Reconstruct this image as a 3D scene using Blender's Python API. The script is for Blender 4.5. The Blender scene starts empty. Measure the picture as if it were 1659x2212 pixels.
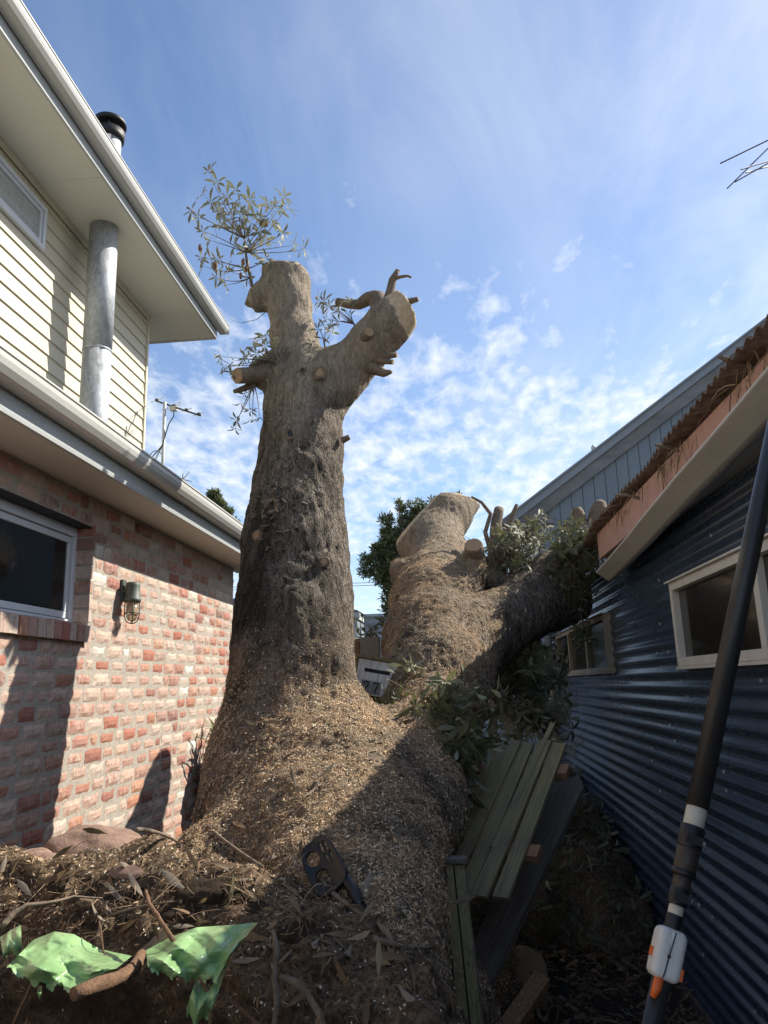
import bpy, math, random
import numpy as np
from mathutils import Matrix, Vector, Quaternion
from mathutils.bvhtree import BVHTree

# ------------------------------------------------------------------ camera, world, sun, exposure
F_PX, CXP, CYP, RHO = 1640.0, 829.5, 1106.0, 0.032      # the photograph seen at 1659 x 2212 px
VPX, VPY = 987.0, 1475.0                                 # vanishing point of the two parallel walls
CAM = np.array([0.0, 0.0, 1.5])

def _axes():
    d = np.array([VPX - CXP, VPY - CYP])
    y = np.array([d[0], -d[1], -F_PX]); y /= np.linalg.norm(y)
    u = np.array([-math.sin(RHO), -math.cos(RHO)])
    v = u * (F_PX * F_PX / (-(d @ u)))
    z = np.array([v[0], -v[1], -F_PX]); z -= y * (z @ y); z /= np.linalg.norm(z)
    return np.array([np.cross(y, z), y, z])
RW = _axes()

def _ray(x, y): return RW @ np.array([x - CXP, -(y - CYP), -F_PX])
def onX(x, y, X): d = _ray(x, y); return Vector(CAM + d * (X / d[0]))
def onY(x, y, Y): d = _ray(x, y); return Vector(CAM + d * (Y / d[1]))
def onZ(x, y, Z): d = _ray(x, y); return Vector(CAM + d * ((Z - CAM[2]) / d[2]))

scene = bpy.context.scene
col = scene.collection
cd = bpy.data.cameras.new("camera"); cam = bpy.data.objects.new("camera", cd); col.objects.link(cam)
cd.sensor_fit = 'VERTICAL'; cd.sensor_height = 36.0; cd.lens = 36.0 * F_PX / 2212.0
cd.clip_start = 0.05; cd.clip_end = 3000
cam.matrix_world = Matrix([[RW[0][0], RW[0][1], RW[0][2], 0], [RW[1][0], RW[1][1], RW[1][2], 0],
                           [RW[2][0], RW[2][1], RW[2][2], 1.5], [0, 0, 0, 1]])
scene.camera = cam
scene.render.resolution_x = 768; scene.render.resolution_y = 1024
scene.view_settings.view_transform = 'Standard'; scene.view_settings.look = 'None'
scene.view_settings.gamma = 1.0; scene.view_settings.use_curve_mapping = False
scene.view_settings.exposure = 0.88

SUN = Vector((1.0, 0.6, 1.02)).normalized()
sl = bpy.data.lights.new("sun", 'SUN'); sun = bpy.data.objects.new("sun", sl); col.objects.link(sun)
sl.energy = 4.6; sl.angle = math.radians(0.55); sl.color = (1.0, 0.92, 0.80)
sun.rotation_euler = SUN.to_track_quat('Z', 'Y').to_euler(); sun.location = (20, 12, 20)

world = bpy.data.worlds.new("World"); scene.world = world; world.use_nodes = True
wn = world.node_tree; wn.nodes.clear()

class G:
    """small node-graph helper"""
    def __init__(s, nt): s.nt = nt
    def n(s, t, **kw):
        nd = s.nt.nodes.new(t)
        for k, v in kw.items(): setattr(nd, k, v)
        return nd
    def set(s, sock, v):
        if isinstance(v, bpy.types.NodeSocket): s.nt.links.new(v, sock)
        elif v is not None:
            if isinstance(v, (tuple, list)) and len(v) == 3 and sock.type == 'RGBA': v = (*v, 1)
            sock.default_value = v
    def math(s, op, a, b=None, clamp=False, c=None):
        m = s.n('ShaderNodeMath', operation=op, use_clamp=clamp)
        s.set(m.inputs[0], a); s.set(m.inputs[1], b)
        if c is not None: s.set(m.inputs[2], c)
        return m.outputs[0]
    def vm(s, op, a, b=None):
        m = s.n('ShaderNodeVectorMath', operation=op); s.set(m.inputs[0], a); s.set(m.inputs[1], b)
        return m.outputs[0]
    def mapping(s, vec, scale=(1, 1, 1), rot=(0, 0, 0), loc=(0, 0, 0)):
        m = s.n('ShaderNodeMapping'); s.set(m.inputs[0], vec); m.inputs['Scale'].default_value = scale
        m.inputs['Rotation'].default_value = rot; m.inputs['Location'].default_value = loc
        return m.outputs[0]
    def noise(s, vec, scale, detail=4, rough=.55, dist=0.0):
        m = s.n('ShaderNodeTexNoise'); s.set(m.inputs['Vector'], vec); m.inputs['Scale'].default_value = scale
        m.inputs['Detail'].default_value = detail; m.inputs['Roughness'].default_value = rough
        m.inputs['Distortion'].default_value = dist
        return m.outputs['Fac']
    def voro(s, vec, scale, feature='F1', rnd=1.0, out='Distance'):
        m = s.n('ShaderNodeTexVoronoi', feature=feature); s.set(m.inputs['Vector'], vec)
        m.inputs['Scale'].default_value = scale; m.inputs['Randomness'].default_value = rnd
        return m.outputs[out]
    def ramp(s, f, stops, interp='LINEAR'):
        m = s.n('ShaderNodeValToRGB'); s.set(m.inputs[0], f); e = m.color_ramp.elements; m.color_ramp.interpolation = interp
        while len(e) < len(stops): e.new(.5)
        for i, (p, c) in enumerate(stops):
            e[i].position = p; e[i].color = (c, c, c, 1) if isinstance(c, (int, float)) else (*c, 1)
        return m.outputs[0]
    def mix(s, f, a, b, blend='MIX'):
        m = s.n('ShaderNodeMix', data_type='RGBA', blend_type=blend); s.set(m.inputs[0], f)
        s.set(m.inputs[6], a); s.set(m.inputs[7], b); return m.outputs[2]
    def bump(s, h, strength=.5, dist=.01, nrm=None):
        m = s.n('ShaderNodeBump'); s.set(m.inputs['Height'], h); m.inputs['Strength'].default_value = strength
        m.inputs['Distance'].default_value = dist
        if nrm is not None: s.set(m.inputs['Normal'], nrm)
        return m.outputs[0]

g = G(wn)
sky = g.n('ShaderNodeTexSky', sky_type='NISHITA'); sky.sun_disc = False
sky.sun_elevation = math.asin(SUN.z); sky.sun_rotation = math.atan2(SUN.x, SUN.y)
sky.altitude = 0; sky.air_density = 1.0; sky.dust_density = 0.6; sky.ozone_density = 3.0
D = g.n('ShaderNodeTexCoord').outputs['Generated']
sx = g.n('ShaderNodeSeparateXYZ'); g.set(sx.inputs[0], D)
el = g.math('MAXIMUM', sx.outputs[2], 0.0)
den = g.math('ADD', el, 0.12)
cx = g.n('ShaderNodeCombineXYZ'); g.set(cx.inputs[0], g.math('DIVIDE', sx.outputs[0], den)); g.set(cx.inputs[1], g.math('DIVIDE', sx.outputs[1], den))
P = cx.outputs[0]
# altocumulus: ripples of small puffs, in broad sheets
big = g.noise(g.mapping(P, loc=(3.1, 0.7, 0)), 0.75, 3, .5)
puff = g.noise(g.mapping(P, scale=(1.5, .8, 1), rot=(0, 0, .25)), 10.0, 5, .6, .25)
puff2 = g.noise(g.mapping(P, scale=(1.2, .9, 1), rot=(0, 0, -.25)), 2.8, 4, .6, .3)
low = g.ramp(el, [(0.0, .55), (.14, .62), (.26, .88), (.38, .70), (.46, .42), (.56, .08), (.85, 0.0)])
side = g.ramp(g.math('ADD', g.math('MULTIPLY', sx.outputs[0], .5), .5), [(.22, -.22), (.45, -.12), (.62, .08), (.85, .22)])
cov = g.math('ADD', g.math('ADD', low, side), g.math('MULTIPLY', g.math('SUBTRACT', big, .5), .9))
pf = g.math('ADD', g.math('MULTIPLY', puff, .55), g.math('MULTIPLY', puff2, .45))
alto = g.math('MULTIPLY', g.math('SUBTRACT', g.math('ADD', cov, g.math('MULTIPLY', g.math('SUBTRACT', pf, .5), 3.0)), .52), 1.5, True)
# cirrus veils high up
cir = g.noise(g.mapping(P, scale=(1.0, .42, 1), rot=(0, 0, 1.25)), 2.6, 6, .62, .7)
cirm = g.noise(g.mapping(P, loc=(1.7, 5.2, 0)), .9, 2, .5)
ci = g.math('MULTIPLY', g.ramp(cir, [(.34, 0.0), (.74, .80)]), g.ramp(g.math('ADD', cirm, g.math('MULTIPLY', sx.outputs[0], .55)), [(.35, .12), (.8, 1.0)]))
cl = g.math('MULTIPLY', g.math('MAXIMUM', alto, ci), .93, True)
tint = g.mix(1.0, sky.outputs[0], (1.0, 1.0, 1.03), 'MULTIPLY')
skyc = g.mix(cl, tint, (5.6, 5.9, 6.3))
bg = g.n('ShaderNodeBackground'); g.set(bg.inputs[0], skyc); bg.inputs[1].default_value = 0.10
wo = g.n('ShaderNodeOutputWorld'); wn.links.new(bg.outputs[0], wo.inputs[0])

# ------------------------------------------------------------------ mesh / object helpers
rnd = random.Random(7)
rng = np.random.default_rng(11)
W = {}

def V(*a): return Vector(a)

class MB:
    """collects faces of ONE piece"""
    def __init__(s): s.v = []; s.f = []
    def add(s, vs, fs):
        o = len(s.v); s.v += [tuple(p) for p in vs]; s.f += [tuple(i + o for i in q) for q in fs]; return s
    def box(s, c, size, rot=None):
        hx, hy, hz = size[0] / 2, size[1] / 2, size[2] / 2
        pts = [V(x, y, z) for x in (-hx, hx) for y in (-hy, hy) for z in (-hz, hz)]
        if rot is not None: pts = [rot @ p for p in pts]
        c = Vector(c)
        return s.add([p + c for p in pts], [(0, 1, 3, 2), (4, 6, 7, 5), (0, 4, 5, 1), (2, 3, 7, 6), (0, 2, 6, 4), (1, 5, 7, 3)])
    def span(s, a, b):
        a, b = Vector(a), Vector(b)
        return s.box((a + b) / 2, [abs(b[i] - a[i]) for i in range(3)])
    def tube(s, pts, rad, seg=8, cap=True):
        pts = [Vector(p) for p in pts]; n = len(pts)
        if not isinstance(rad, (list, tuple)): rad = [rad] * n
        t0 = (pts[1] - pts[0]).normalized()
        ref = V(0, 0, 1) if abs(t0.z) < .9 else V(1, 0, 0)
        nx = t0.cross(ref).normalized(); vs = []; fs = []
        for i in range(n):
            t = (pts[min(i + 1, n - 1)] - pts[max(i - 1, 0)]).normalized()
            nx = (nx - t * nx.dot(t)).normalized(); ny = t.cross(nx)
            for k in range(seg):
                a = 2 * math.pi * k / seg
                vs.append(pts[i] + (nx * math.cos(a) + ny * math.sin(a)) * rad[i])
        for i in range(n - 1):
            for k in range(seg):
                k2 = (k + 1) % seg
                fs.append((i * seg + k, i * seg + k2, (i + 1) * seg + k2, (i + 1) * seg + k))
        if cap: fs.append(tuple(range(seg))[::-1]); fs.append(tuple((n - 1) * seg + k for k in range(seg)))
        return s.add(vs, fs)
    def prism(s, poly, a, b):
        """poly: list of 3D points (planar), extruded from offset a to offset b"""
        n = len(poly); a, b = Vector(a), Vector(b)
        vs = [Vector(p) + a for p in poly] + [Vector(p) + b for p in poly]
        fs = [tuple(range(n))[::-1], tuple(range(n, 2 * n))] + [(i, (i + 1) % n, n + (i + 1) % n, n + i) for i in range(n)]
        return s.add(vs, fs)
    def exY(s, xz, y0, y1): return s.prism([(x, 0, z) for x, z in xz], (0, y0, 0), (0, y1, 0))
    def mesh(s, name, smooth=False):
        m = bpy.data.meshes.new(name); m.from_pydata(s.v, [], s.f); m.update()
        if smooth: m.polygons.foreach_set('use_smooth', [True] * len(m.polygons))
        import bmesh
        bm = bmesh.new(); bm.from_mesh(m); bmesh.ops.recalc_face_normals(bm, faces=bm.faces); bm.to_mesh(m); bm.free()
        return m

def tagged(o, label=None, cat=None, group=None, kind=None):
    if label: o['label'] = label
    if cat: o['category'] = cat
    if group: o['group'] = group
    if kind: o['kind'] = kind
    return o

def place(o, mat=None, parent=None, mw=None):
    col.objects.link(o)
    mw = mw or Matrix.Identity(4)
    o.matrix_basis = mw
    W[o.name] = mw
    if parent is not None:
        o.parent = parent; o.matrix_parent_inverse = W[parent.name].inverted()
    if mat is not None and o.type == 'MESH' and not o.data.materials: o.data.materials.append(mat)
    return o

def ob(name, mb, mat, parent=None, smooth=False, mw=None, **tags):
    me = mb.mesh(name, smooth) if isinstance(mb, MB) else mb
    o = bpy.data.objects.new(name, me); place(o, mat, parent, mw)
    return tagged(o, **tags)

def thing(name, loc, label, cat, group=None):
    e = bpy.data.objects.new(name, None); e.empty_display_size = .1
    place(e, None, None, Matrix.Translation(Vector(loc)))
    return tagged(e, label, cat, group)

def bevel(o, w=.004, seg=2):
    m = o.modifiers.new('bevel', 'BEVEL'); m.width = w; m.segments = seg; m.limit_method = 'ANGLE'; m.angle_limit = math.radians(35)
    return o

# numpy noise ------------------------------------------------------
def _hash(i, j, k, seed):
    h = (i.astype(np.int64) * 374761393 + j.astype(np.int64) * 668265263 + k.astype(np.int64) * 2147483647 + seed * 1274126177) & 0xffffffff
    h = ((h ^ (h >> 13)) * 1274126177) & 0xffffffff
    h = (h ^ (h >> 16)) & 0xffff
    return h.astype(np.float32) / 65535.0
def vnoise(p, seed=0):
    f = np.floor(p); t = (p - f).astype(np.float32); t = t * t * (3 - 2 * t); f = f.astype(np.int64)
    r = 0
    for dx in (0, 1):
        for dy in (0, 1):
            for dz in (0, 1):
                w = (t[:, 0] if dx else 1 - t[:, 0]) * (t[:, 1] if dy else 1 - t[:, 1]) * (t[:, 2] if dz else 1 - t[:, 2])
                r = r + w * _hash(f[:, 0] + dx, f[:, 1] + dy, f[:, 2] + dz, seed)
    return r
def fbm(p, octv=4, seed=0):
    a, s, r = .5, 0, 0
    for o in range(octv):
        r = r + a * vnoise(p * (2 ** o) + 17.3 * o, seed + o); s += a; a *= .5
    return r / s
def sstep(a, b, x): t = np.clip((x - a) / (b - a), 0, 1); return t * t * (3 - 2 * t)

class Field:
    """signed distance field on a grid, turned into a mesh by surface nets"""
    def __init__(s, lo, hi, h):
        s.lo = np.array(lo, np.float32); s.h = h
        s.n = np.ceil((np.array(hi) - np.array(lo)) / h).astype(int) + 1
        s.d = np.full(tuple(s.n), 1.0, np.float32)
    def _sub(s, lo, hi):
        a = np.clip(np.floor((lo - s.lo) / s.h).astype(int), 0, s.n); b = np.clip(np.ceil((hi - s.lo) / s.h).astype(int) + 1, 0, s.n)
        sl = tuple(slice(a[i], b[i]) for i in range(3))
        ax = [s.lo[i] + s.h * np.arange(a[i], b[i], dtype=np.float32) for i in range(3)]
        return sl, ax[0][:, None, None], ax[1][None, :, None], ax[2][None, None, :]
    def cone(s, a, b, ra, rb, k=.08, sub=False, sq=(1, 1, 1)):
        a, b = np.array(a, np.float32), np.array(b, np.float32); R = max(ra, rb) + k + 3 * s.h
        sl, x, y, z = s._sub(np.minimum(a, b) - R, np.maximum(a, b) + R)
        if s.d[sl].size == 0: return
        ba = b - a; L = float(ba @ ba) + 1e-9
        hh = np.clip(((x - a[0]) * ba[0] + (y - a[1]) * ba[1] + (z - a[2]) * ba[2]) / L, 0, 1)
        d = np.sqrt(((x - a[0] - hh * ba[0]) / sq[0]) ** 2 + ((y - a[1] - hh * ba[1]) / sq[1]) ** 2 + ((z - a[2] - hh * ba[2]) / sq[2]) ** 2) - (ra + (rb - ra) * hh)
        o = s.d[sl]
        if sub:
            h_ = np.clip(k - np.abs(o + d), 0, None) / k; s.d[sl] = np.maximum(o, -d) + h_ * h_ * k * .25
        else:
            h_ = np.clip(k - np.abs(o - d), 0, None) / k; s.d[sl] = np.minimum(o, d) - h_ * h_ * k * .25
    def chain(s, pts, k=.08, **kw):
        for (a, ra), (b, rb) in zip(pts[:-1], pts[1:]): s.cone(a, b, ra, rb, k, **kw)
    def cut(s, p, nrm, lo, hi):
        """remove what lies beyond the plane, inside the given box"""
        sl, x, y, z = s._sub(np.array(lo, np.float32), np.array(hi, np.float32))
        nrm = Vector(nrm).normalized()
        d = (x - p[0]) * nrm[0] + (y - p[1]) * nrm[1] + (z - p[2]) * nrm[2]
        s.d[sl] = np.maximum(s.d[sl], d)
    def mesh(s):
        d = s.d; ins = d < 0
        nx, ny, nz = d.shape
        acc = np.zeros((nx - 1, ny - 1, nz - 1, 3), np.float32); cnt = np.zeros((nx - 1, ny - 1, nz - 1), np.float32)
        for ax in range(3):
            sl0 = [slice(None)] * 3; sl1 = [slice(None)] * 3; sl0[ax] = slice(0, -1); sl1[ax] = slice(1, None)
            a, b = d[tuple(sl0)], d[tuple(sl1)]
            cr = (a < 0) != (b < 0)
            t = np.where(cr, a / np.where(cr, a - b, 1), 0)
            o = [i for i in range(3) if i != ax]
            for u in (0, 1):
                for w in (0, 1):
                    q = [slice(None)] * 3
                    q[o[0]] = slice(u, d.shape[o[0]] - 1 + u); q[o[1]] = slice(w, d.shape[o[1]] - 1 + w)
                    c = cr[tuple(q)]; tt = t[tuple(q)]
                    cnt += c
                    acc[..., ax] += np.where(c, tt, 0); acc[..., o[0]] += c * u; acc[..., o[1]] += c * w
        act = cnt > 0
        idx = np.full(act.shape, -1, np.int64); n = int(act.sum()); idx[act] = np.arange(n)
        base = np.argwhere(act).astype(np.float32)
        v = (base + acc[act] / cnt[act][:, None]) * s.h + s.lo
        faces = []
        for ax in range(3):
            o = [(ax + 1) % 3, (ax + 2) % 3]
            sl0 = [slice(None)] * 3; sl1 = [slice(None)] * 3; sl0[ax] = slice(0, -1); sl1[ax] = slice(1, None)
            A = ins[tuple(sl0)]; cr = A != ins[tuple(sl1)]
            e = np.argwhere(cr)
            e = e[(e[:, o[0]] > 0) & (e[:, o[1]] > 0) & (e[:, o[0]] < d.shape[o[0]] - 1) & (e[:, o[1]] < d.shape[o[1]] - 1)]
            fl = A[tuple(e.T)]
            def cell(du, dw):
                c = e.copy(); c[:, o[0]] -= du; c[:, o[1]] -= dw; return idx[tuple(c.T)]
            q = np.stack([cell(1, 1), cell(0, 1), cell(0, 0), cell(1, 0)], 1)
            q[~fl] = q[~fl][:, ::-1]
            faces.append(q)
        return v, np.concatenate(faces)

def vnormals(v, q):
    fn = np.cross(v[q[:, 2]] - v[q[:, 0]], v[q[:, 3]] - v[q[:, 1]])
    n = np.zeros_like(v)
    for i in range(4): np.add.at(n, q[:, i], fn)
    return n / (np.linalg.norm(n, axis=1, keepdims=True) + 1e-9)
def np_mesh(name, v, q, attrs=None, smooth=True):
    m = bpy.data.meshes.new(name); k = q.shape[1]
    m.vertices.add(len(v)); m.vertices.foreach_set('co', v.astype(np.float32).ravel())
    m.loops.add(q.size); m.loops.foreach_set('vertex_index', q.astype(np.int32).ravel())
    m.polygons.add(len(q)); m.polygons.foreach_set('loop_start', np.arange(0, q.size, k, dtype=np.int32))
    m.update(calc_edges=True)
    if smooth: m.polygons.foreach_set('use_smooth', np.ones(len(q), bool))
    for nm, a in (attrs or {}).items():
        at = m.attributes.new(nm, 'FLOAT', 'POINT'); at.data.foreach_set('value', a.astype(np.float32))
    m.validate(); return m
def relax_attr(a, q, it=3):
    for _ in range(it):
        c = a[q].mean(1); s_ = np.zeros(len(a)); w = np.zeros(len(a))
        for i in range(4): np.add.at(s_, q[:, i], c); np.add.at(w, q[:, i], 1)
        a = s_ / np.maximum(w, 1)
    return a
def relax(v, q, it=2, f=.5):
    for _ in range(it):
        c = v[q].mean(1); s = np.zeros_like(v); w = np.zeros(len(v))
        for i in range(4): np.add.at(s, q[:, i], c); np.add.at(w, q[:, i], 1)
        v = v + f * (s / np.maximum(w, 1)[:, None] - v)
    return v

# ------------------------------------------------------------------ materials
def M(name, fn=None, base=(.5, .5, .5), rough=.6, metal=0.0, spec=.5):
    m = bpy.data.materials.new(name); m.use_nodes = True; nt = m.node_tree
    b = nt.nodes['Principled BSDF']; b.inputs['Base Color'].default_value = (*base, 1); b.inputs['Roughness'].default_value = rough
    b.inputs['Metallic'].default_value = metal; b.inputs['Specular IOR Level'].default_value = spec
    if fn: gg = G(nt); gg.b = b; fn(gg)
    return m
def objco(g): return g.n('ShaderNodeTexCoord').outputs['Object']
def attr(g, nm): return g.n('ShaderNodeAttribute', attribute_name=nm).outputs['Fac']
def setb(g, **kw):
    for k, v in kw.items(): g.set(g.b.inputs[{'col': 'Base Color', 'rough': 'Roughness', 'nrm': 'Normal', 'metal': 'Metallic'}[k]], v)
def weathered(c, dark=.75, scale=6, rough=.6, bump=.15, streak=(1, 1, .25), metal=0.0):
    def fn(g):
        p = objco(g); a = g.noise(g.mapping(p, scale=streak), scale, 6, .65); b = g.noise(p, scale * 9, 3, .6)
        f = g.math('ADD', g.math('MULTIPLY', a, .7), g.math('MULTIPLY', b, .3))
        setb(g, col=g.ramp(f, [(.3, tuple(x * dark for x in c)), (.62, c)]), rough=g.ramp(a, [(.3, min(1, rough + .15)), (.7, rough)]),
             nrm=g.bump(b, bump, .003))
        g.b.inputs['Metallic'].default_value = metal
    return fn

def rnd_obj(g): return g.n('ShaderNodeObjectInfo').outputs['Random']
def rnd_isl(g): return g.n('ShaderNodeNewGeometry').outputs['Random Per Island']

def brick_fn(island):
    def fn(g):
        geo = g.n('ShaderNodeNewGeometry'); p = geo.outputs['Position']
        r = rnd_isl(g) if island else rnd_obj(g)
        r2 = g.math('FRACT', g.math('MULTIPLY', r, 37.7)); r3 = g.math('FRACT', g.math('MULTIPLY', r, 191.3))
        c = g.ramp(r, [(0.0, (.34, .115, .08)), (.18, (.41, .15, .10)), (.32, (.29, .115, .09)), (.46, (.46, .215, .13)), (.58, (.37, .16, .125)), (.68, (.19, .095, .085)), (.78, (.46, .29, .235)), (.90, (.51, .38, .325)), (.96, (.41, .18, .135)), (.975, (.72, .69, .63)), (1.0, (.72, .69, .63))])
        n1 = g.noise(g.mapping(p, scale=(1, 1, .55)), 34, 6, .72, .6); n2 = g.noise(p, 120, 4, .6)
        n3 = g.noise(g.mapping(p, scale=(1, 1, .12)), 70, 3, .6)
        f = g.math('ADD', g.math('ADD', n1, g.math('MULTIPLY', g.math('SUBTRACT', n3, .5), .45)), g.math('MULTIPLY', g.math('SUBTRACT', r2, .5), .5))
        smear = g.ramp(f, [(.36, .10), (.68, .85)])
        c = g.mix(smear, c, g.mix(r3, (.56, .42, .34), (.62, .55, .47)))
        c = g.mix(g.ramp(n2, [(.35, .45), (.6, 0.0)]), c, g.mix(1.0, c, (.45, .42, .4), 'MULTIPLY'))
        h = g.math('ADD', n1, g.math('MULTIPLY', n2, .6))
        setb(g, col=c, rough=.92, nrm=g.bump(h, .7, .006)); g.b.inputs['Specular IOR Level'].default_value = .2
    return fn
m_brick = M('brick', brick_fn(False)); m_brick_i = M('brick_mass', brick_fn(True))
def mortar_fn(g):
    p = objco(g); a = g.noise(p, 30, 6, .7); b = g.noise(p, 160, 3, .6)
    setb(g, col=g.ramp(a, [(.3, (.32, .29, .245)), (.7, (.48, .44, .38))]), rough=.95, nrm=g.bump(g.math('ADD', a, b), .8, .008))
m_mortar = M('mortar', mortar_fn)
m_cream = M('cream_paint', weathered((.74, .70, .57), .93, 3, .5, .05))
m_board = M('weatherboard_paint', weathered((.57, .53, .41), .92, 2.5, .45, .06, (1, .3, 1)))
m_soffit = M('soffit_paint', weathered((.64, .63, .56), .95, 1.2, .6, .03))
m_gutter = M('gutter_paint', weathered((.50, .505, .475), .82, 5, .35, .05, (1, .2, 1)))
m_gutter2 = M('old_gutter', weathered((.55, .55, .52), .7, 7, .4, .1, (1, .2, 1)))
m_fascia = M('fascia_paint', weathered((.42, .45, .45), .85, 5, .4, .06, (1, .2, 1)))
m_alu = M('aluminium_frame', weathered((.62, .65, .70), .92, 8, .32, .03), metal=.0)
m_whiteframe = M('white_frame', weathered((.62, .61, .58), .8, 12, .4, .05))
m_beige = M('timber_frame', weathered((.33, .29, .22), .55, 14, .7, .3))
def pane_fn(c, r):
    def fn(g):
        p = objco(g); a = g.noise(p, 2.5, 5, .6); b = g.noise(g.mapping(p, scale=(1, 1, .2)), 25, 4, .7)
        setb(g, col=c, rough=g.ramp(b, [(.35, r), (.75, r + .16)]), nrm=g.bump(a, .08, .02)); g.b.inputs['IOR'].default_value = 1.52
    return fn
m_glass = M('dark_glass', pane_fn((.008, .010, .012), .02))
m_glass2 = M('dusty_glass', pane_fn((.022, .021, .019), .05))
m_frost = M('blind_glass', pane_fn((.33, .35, .34), .25))
def galv_fn(g):
    p = objco(g); v = g.voro(g.mapping(p, scale=(1, 1, .5)), 55, out='Color'); a = g.noise(p, 90, 3, .7)
    bw = g.n('ShaderNodeRGBToBW'); g.set(bw.inputs[0], v)
    setb(g, col=g.ramp(g.math('ADD', g.math('MULTIPLY', bw.outputs[0], .5), g.math('MULTIPLY', a, .5)), [(.25, (.30, .32, .34)), (.75, (.50, .53, .56))]),
         rough=g.ramp(bw.outputs[0], [(.2, .5), (.8, .65)])); g.b.inputs['Metallic'].default_value = .3
m_galv = M('galvanised', galv_fn)
m_roof = M('roof_sheet', weathered((.13, .14, .15), .7, 4, .45, .1))
m_black = M('black_metal', weathered((.012, .012, .013), .6, 20, .45, .1))
m_plastic = M('black_plastic', weathered((.010, .012, .016), .7, 25, .38, .1))
m_copper = M('aged_bronze', weathered((.085, .11, .095), .6, 22, .5, .2), metal=.4)
m_lampglass = M('lamp_glass', base=(.75, .6, .45), rough=.08)
m_lampglass.node_tree.nodes['Principled BSDF'].inputs['Transmission Weight'].default_value = .75
def navy_fn(g):
    p = objco(g); a = g.noise(g.mapping(p, scale=(1, .15, 1)), 4, 6, .7); b = g.noise(p, 60, 4, .7); dr = g.noise(g.mapping(p, scale=(1, 1, .16)), 11, 4, .7)
    c = g.ramp(a, [(.3, (.028, .047, .082)), (.7, (.046, .073, .122))])
    c = g.mix(g.ramp(dr, [(.62, 0.0), (.8, .35)]), c, (.085, .082, .075))
    setb(g, col=c, rough=g.ramp(g.math('ADD', g.math('MULTIPLY', b, .4), g.math('MULTIPLY', a, .6)), [(.3, .16), (.7, .34)]), nrm=g.bump(b, .05, .002))
m_navy = M('navy_corrugated', navy_fn)
def pink_fn(g):
    p = objco(g); a = g.noise(p, 9, 6, .7); b = g.noise(g.mapping(p, scale=(1, 1, .3)), 22, 5, .75)
    c = g.ramp(a, [(.3, (.46, .265, .215)), (.7, (.56, .345, .285))])
    setb(g, col=g.mix(g.ramp(b, [(.60, 0.0), (.74, .8)]), c, (.13, .085, .06)), rough=.8, nrm=g.bump(b, .2, .004))
m_concrete = M('grey_post_face', weathered((.25, .235, .205), .8, 9, .85, .2))
m_pink = M('flaking_pink_paint', pink_fn)
def rust_fn(g):
    p = objco(g); a = g.noise(p, 6, 6, .7); b = g.noise(p, 40, 5, .7)
    setb(g, col=g.ramp(g.math('ADD', g.math('MULTIPLY', a, .6), g.math('MULTIPLY', b, .4)), [(.35, (.07, .045, .032)), (.5, (.16, .11, .08)), (.65, (.30, .27, .24))]), rough=.75, nrm=g.bump(b, .3, .004))
m_rust = M('rusty_sheet', rust_fn)
m_bluegrey = M('blue_grey_board', weathered((.20, .245, .275), .9, 4, .6, .1))
m_bargewood = M('weathered_barge', weathered((.25, .255, .25), .4, 7, .8, .4, (.18, 1, .5)))
m_cap = M('metal_capping', weathered((.26, .29, .32), .9, 3, .4, .04))
m_pvc = M('cream_pvc', weathered((.42, .40, .33), .75, 8, .5, .06))
def wood_fn(lo, hi, sc=(1, 1, 14), bump=.5, green=None):
    def fn(g):
        p = objco(g); q = g.mapping(p, scale=sc)
        a = g.noise(q, 5, 6, .7, .4); b = g.noise(p, 5, 4, .6)
        c = g.ramp(a, [(.32, lo), (.68, hi)])
        if green: c = g.mix(g.ramp(b, [(.42, 0.0), (.62, .75)]), c, green)
        setb(g, col=c, rough=.88, nrm=g.bump(a, bump, .006))
    return fn
m_paling = M('mossy_paling', wood_fn((.075, .064, .042), (.35, .305, .19), (24, 24, .8), .9, (.25, .22, .095)))
m_greyplank = M('grey_plank', wood_fn((.07, .060, .050), (.16, .142, .122), (14, 14, .8), .6))
m_freshwood = M('split_wood', wood_fn((.16, .085, .045), (.34, .20, .12), (12, 12, 1), .5))
m_box = M('planter_slat', wood_fn((.14, .075, .04), (.30, .18, .10), (1, 14, 14), .4))
def mail_fn(g):
    p = objco(g); a = g.noise(g.mapping(p, scale=(9, 9, 1)), 5, 6, .7); b = g.noise(p, 9, 5, .7)
    c = g.ramp(a, [(.3, (.34, .34, .33)), (.62, (.66, .68, .70))])
    setb(g, col=g.mix(g.ramp(b, [(.58, 0.0), (.72, .7)]), c, (.19, .17, .09)), rough=.8, nrm=g.bump(a, .4, .004))
m_mail = M('flaking_white_paint', mail_fn)
m_mailside = M('mossy_board', wood_fn((.08, .07, .04), (.22, .19, .10), (12, 12, 1), .5, (.17, .15, .05)))
m_num = M('number_tile', base=(.14, .15, .17), rough=.5); m_numt = M('number_paint', base=(.012, .012, .012), rough=.6)

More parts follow.
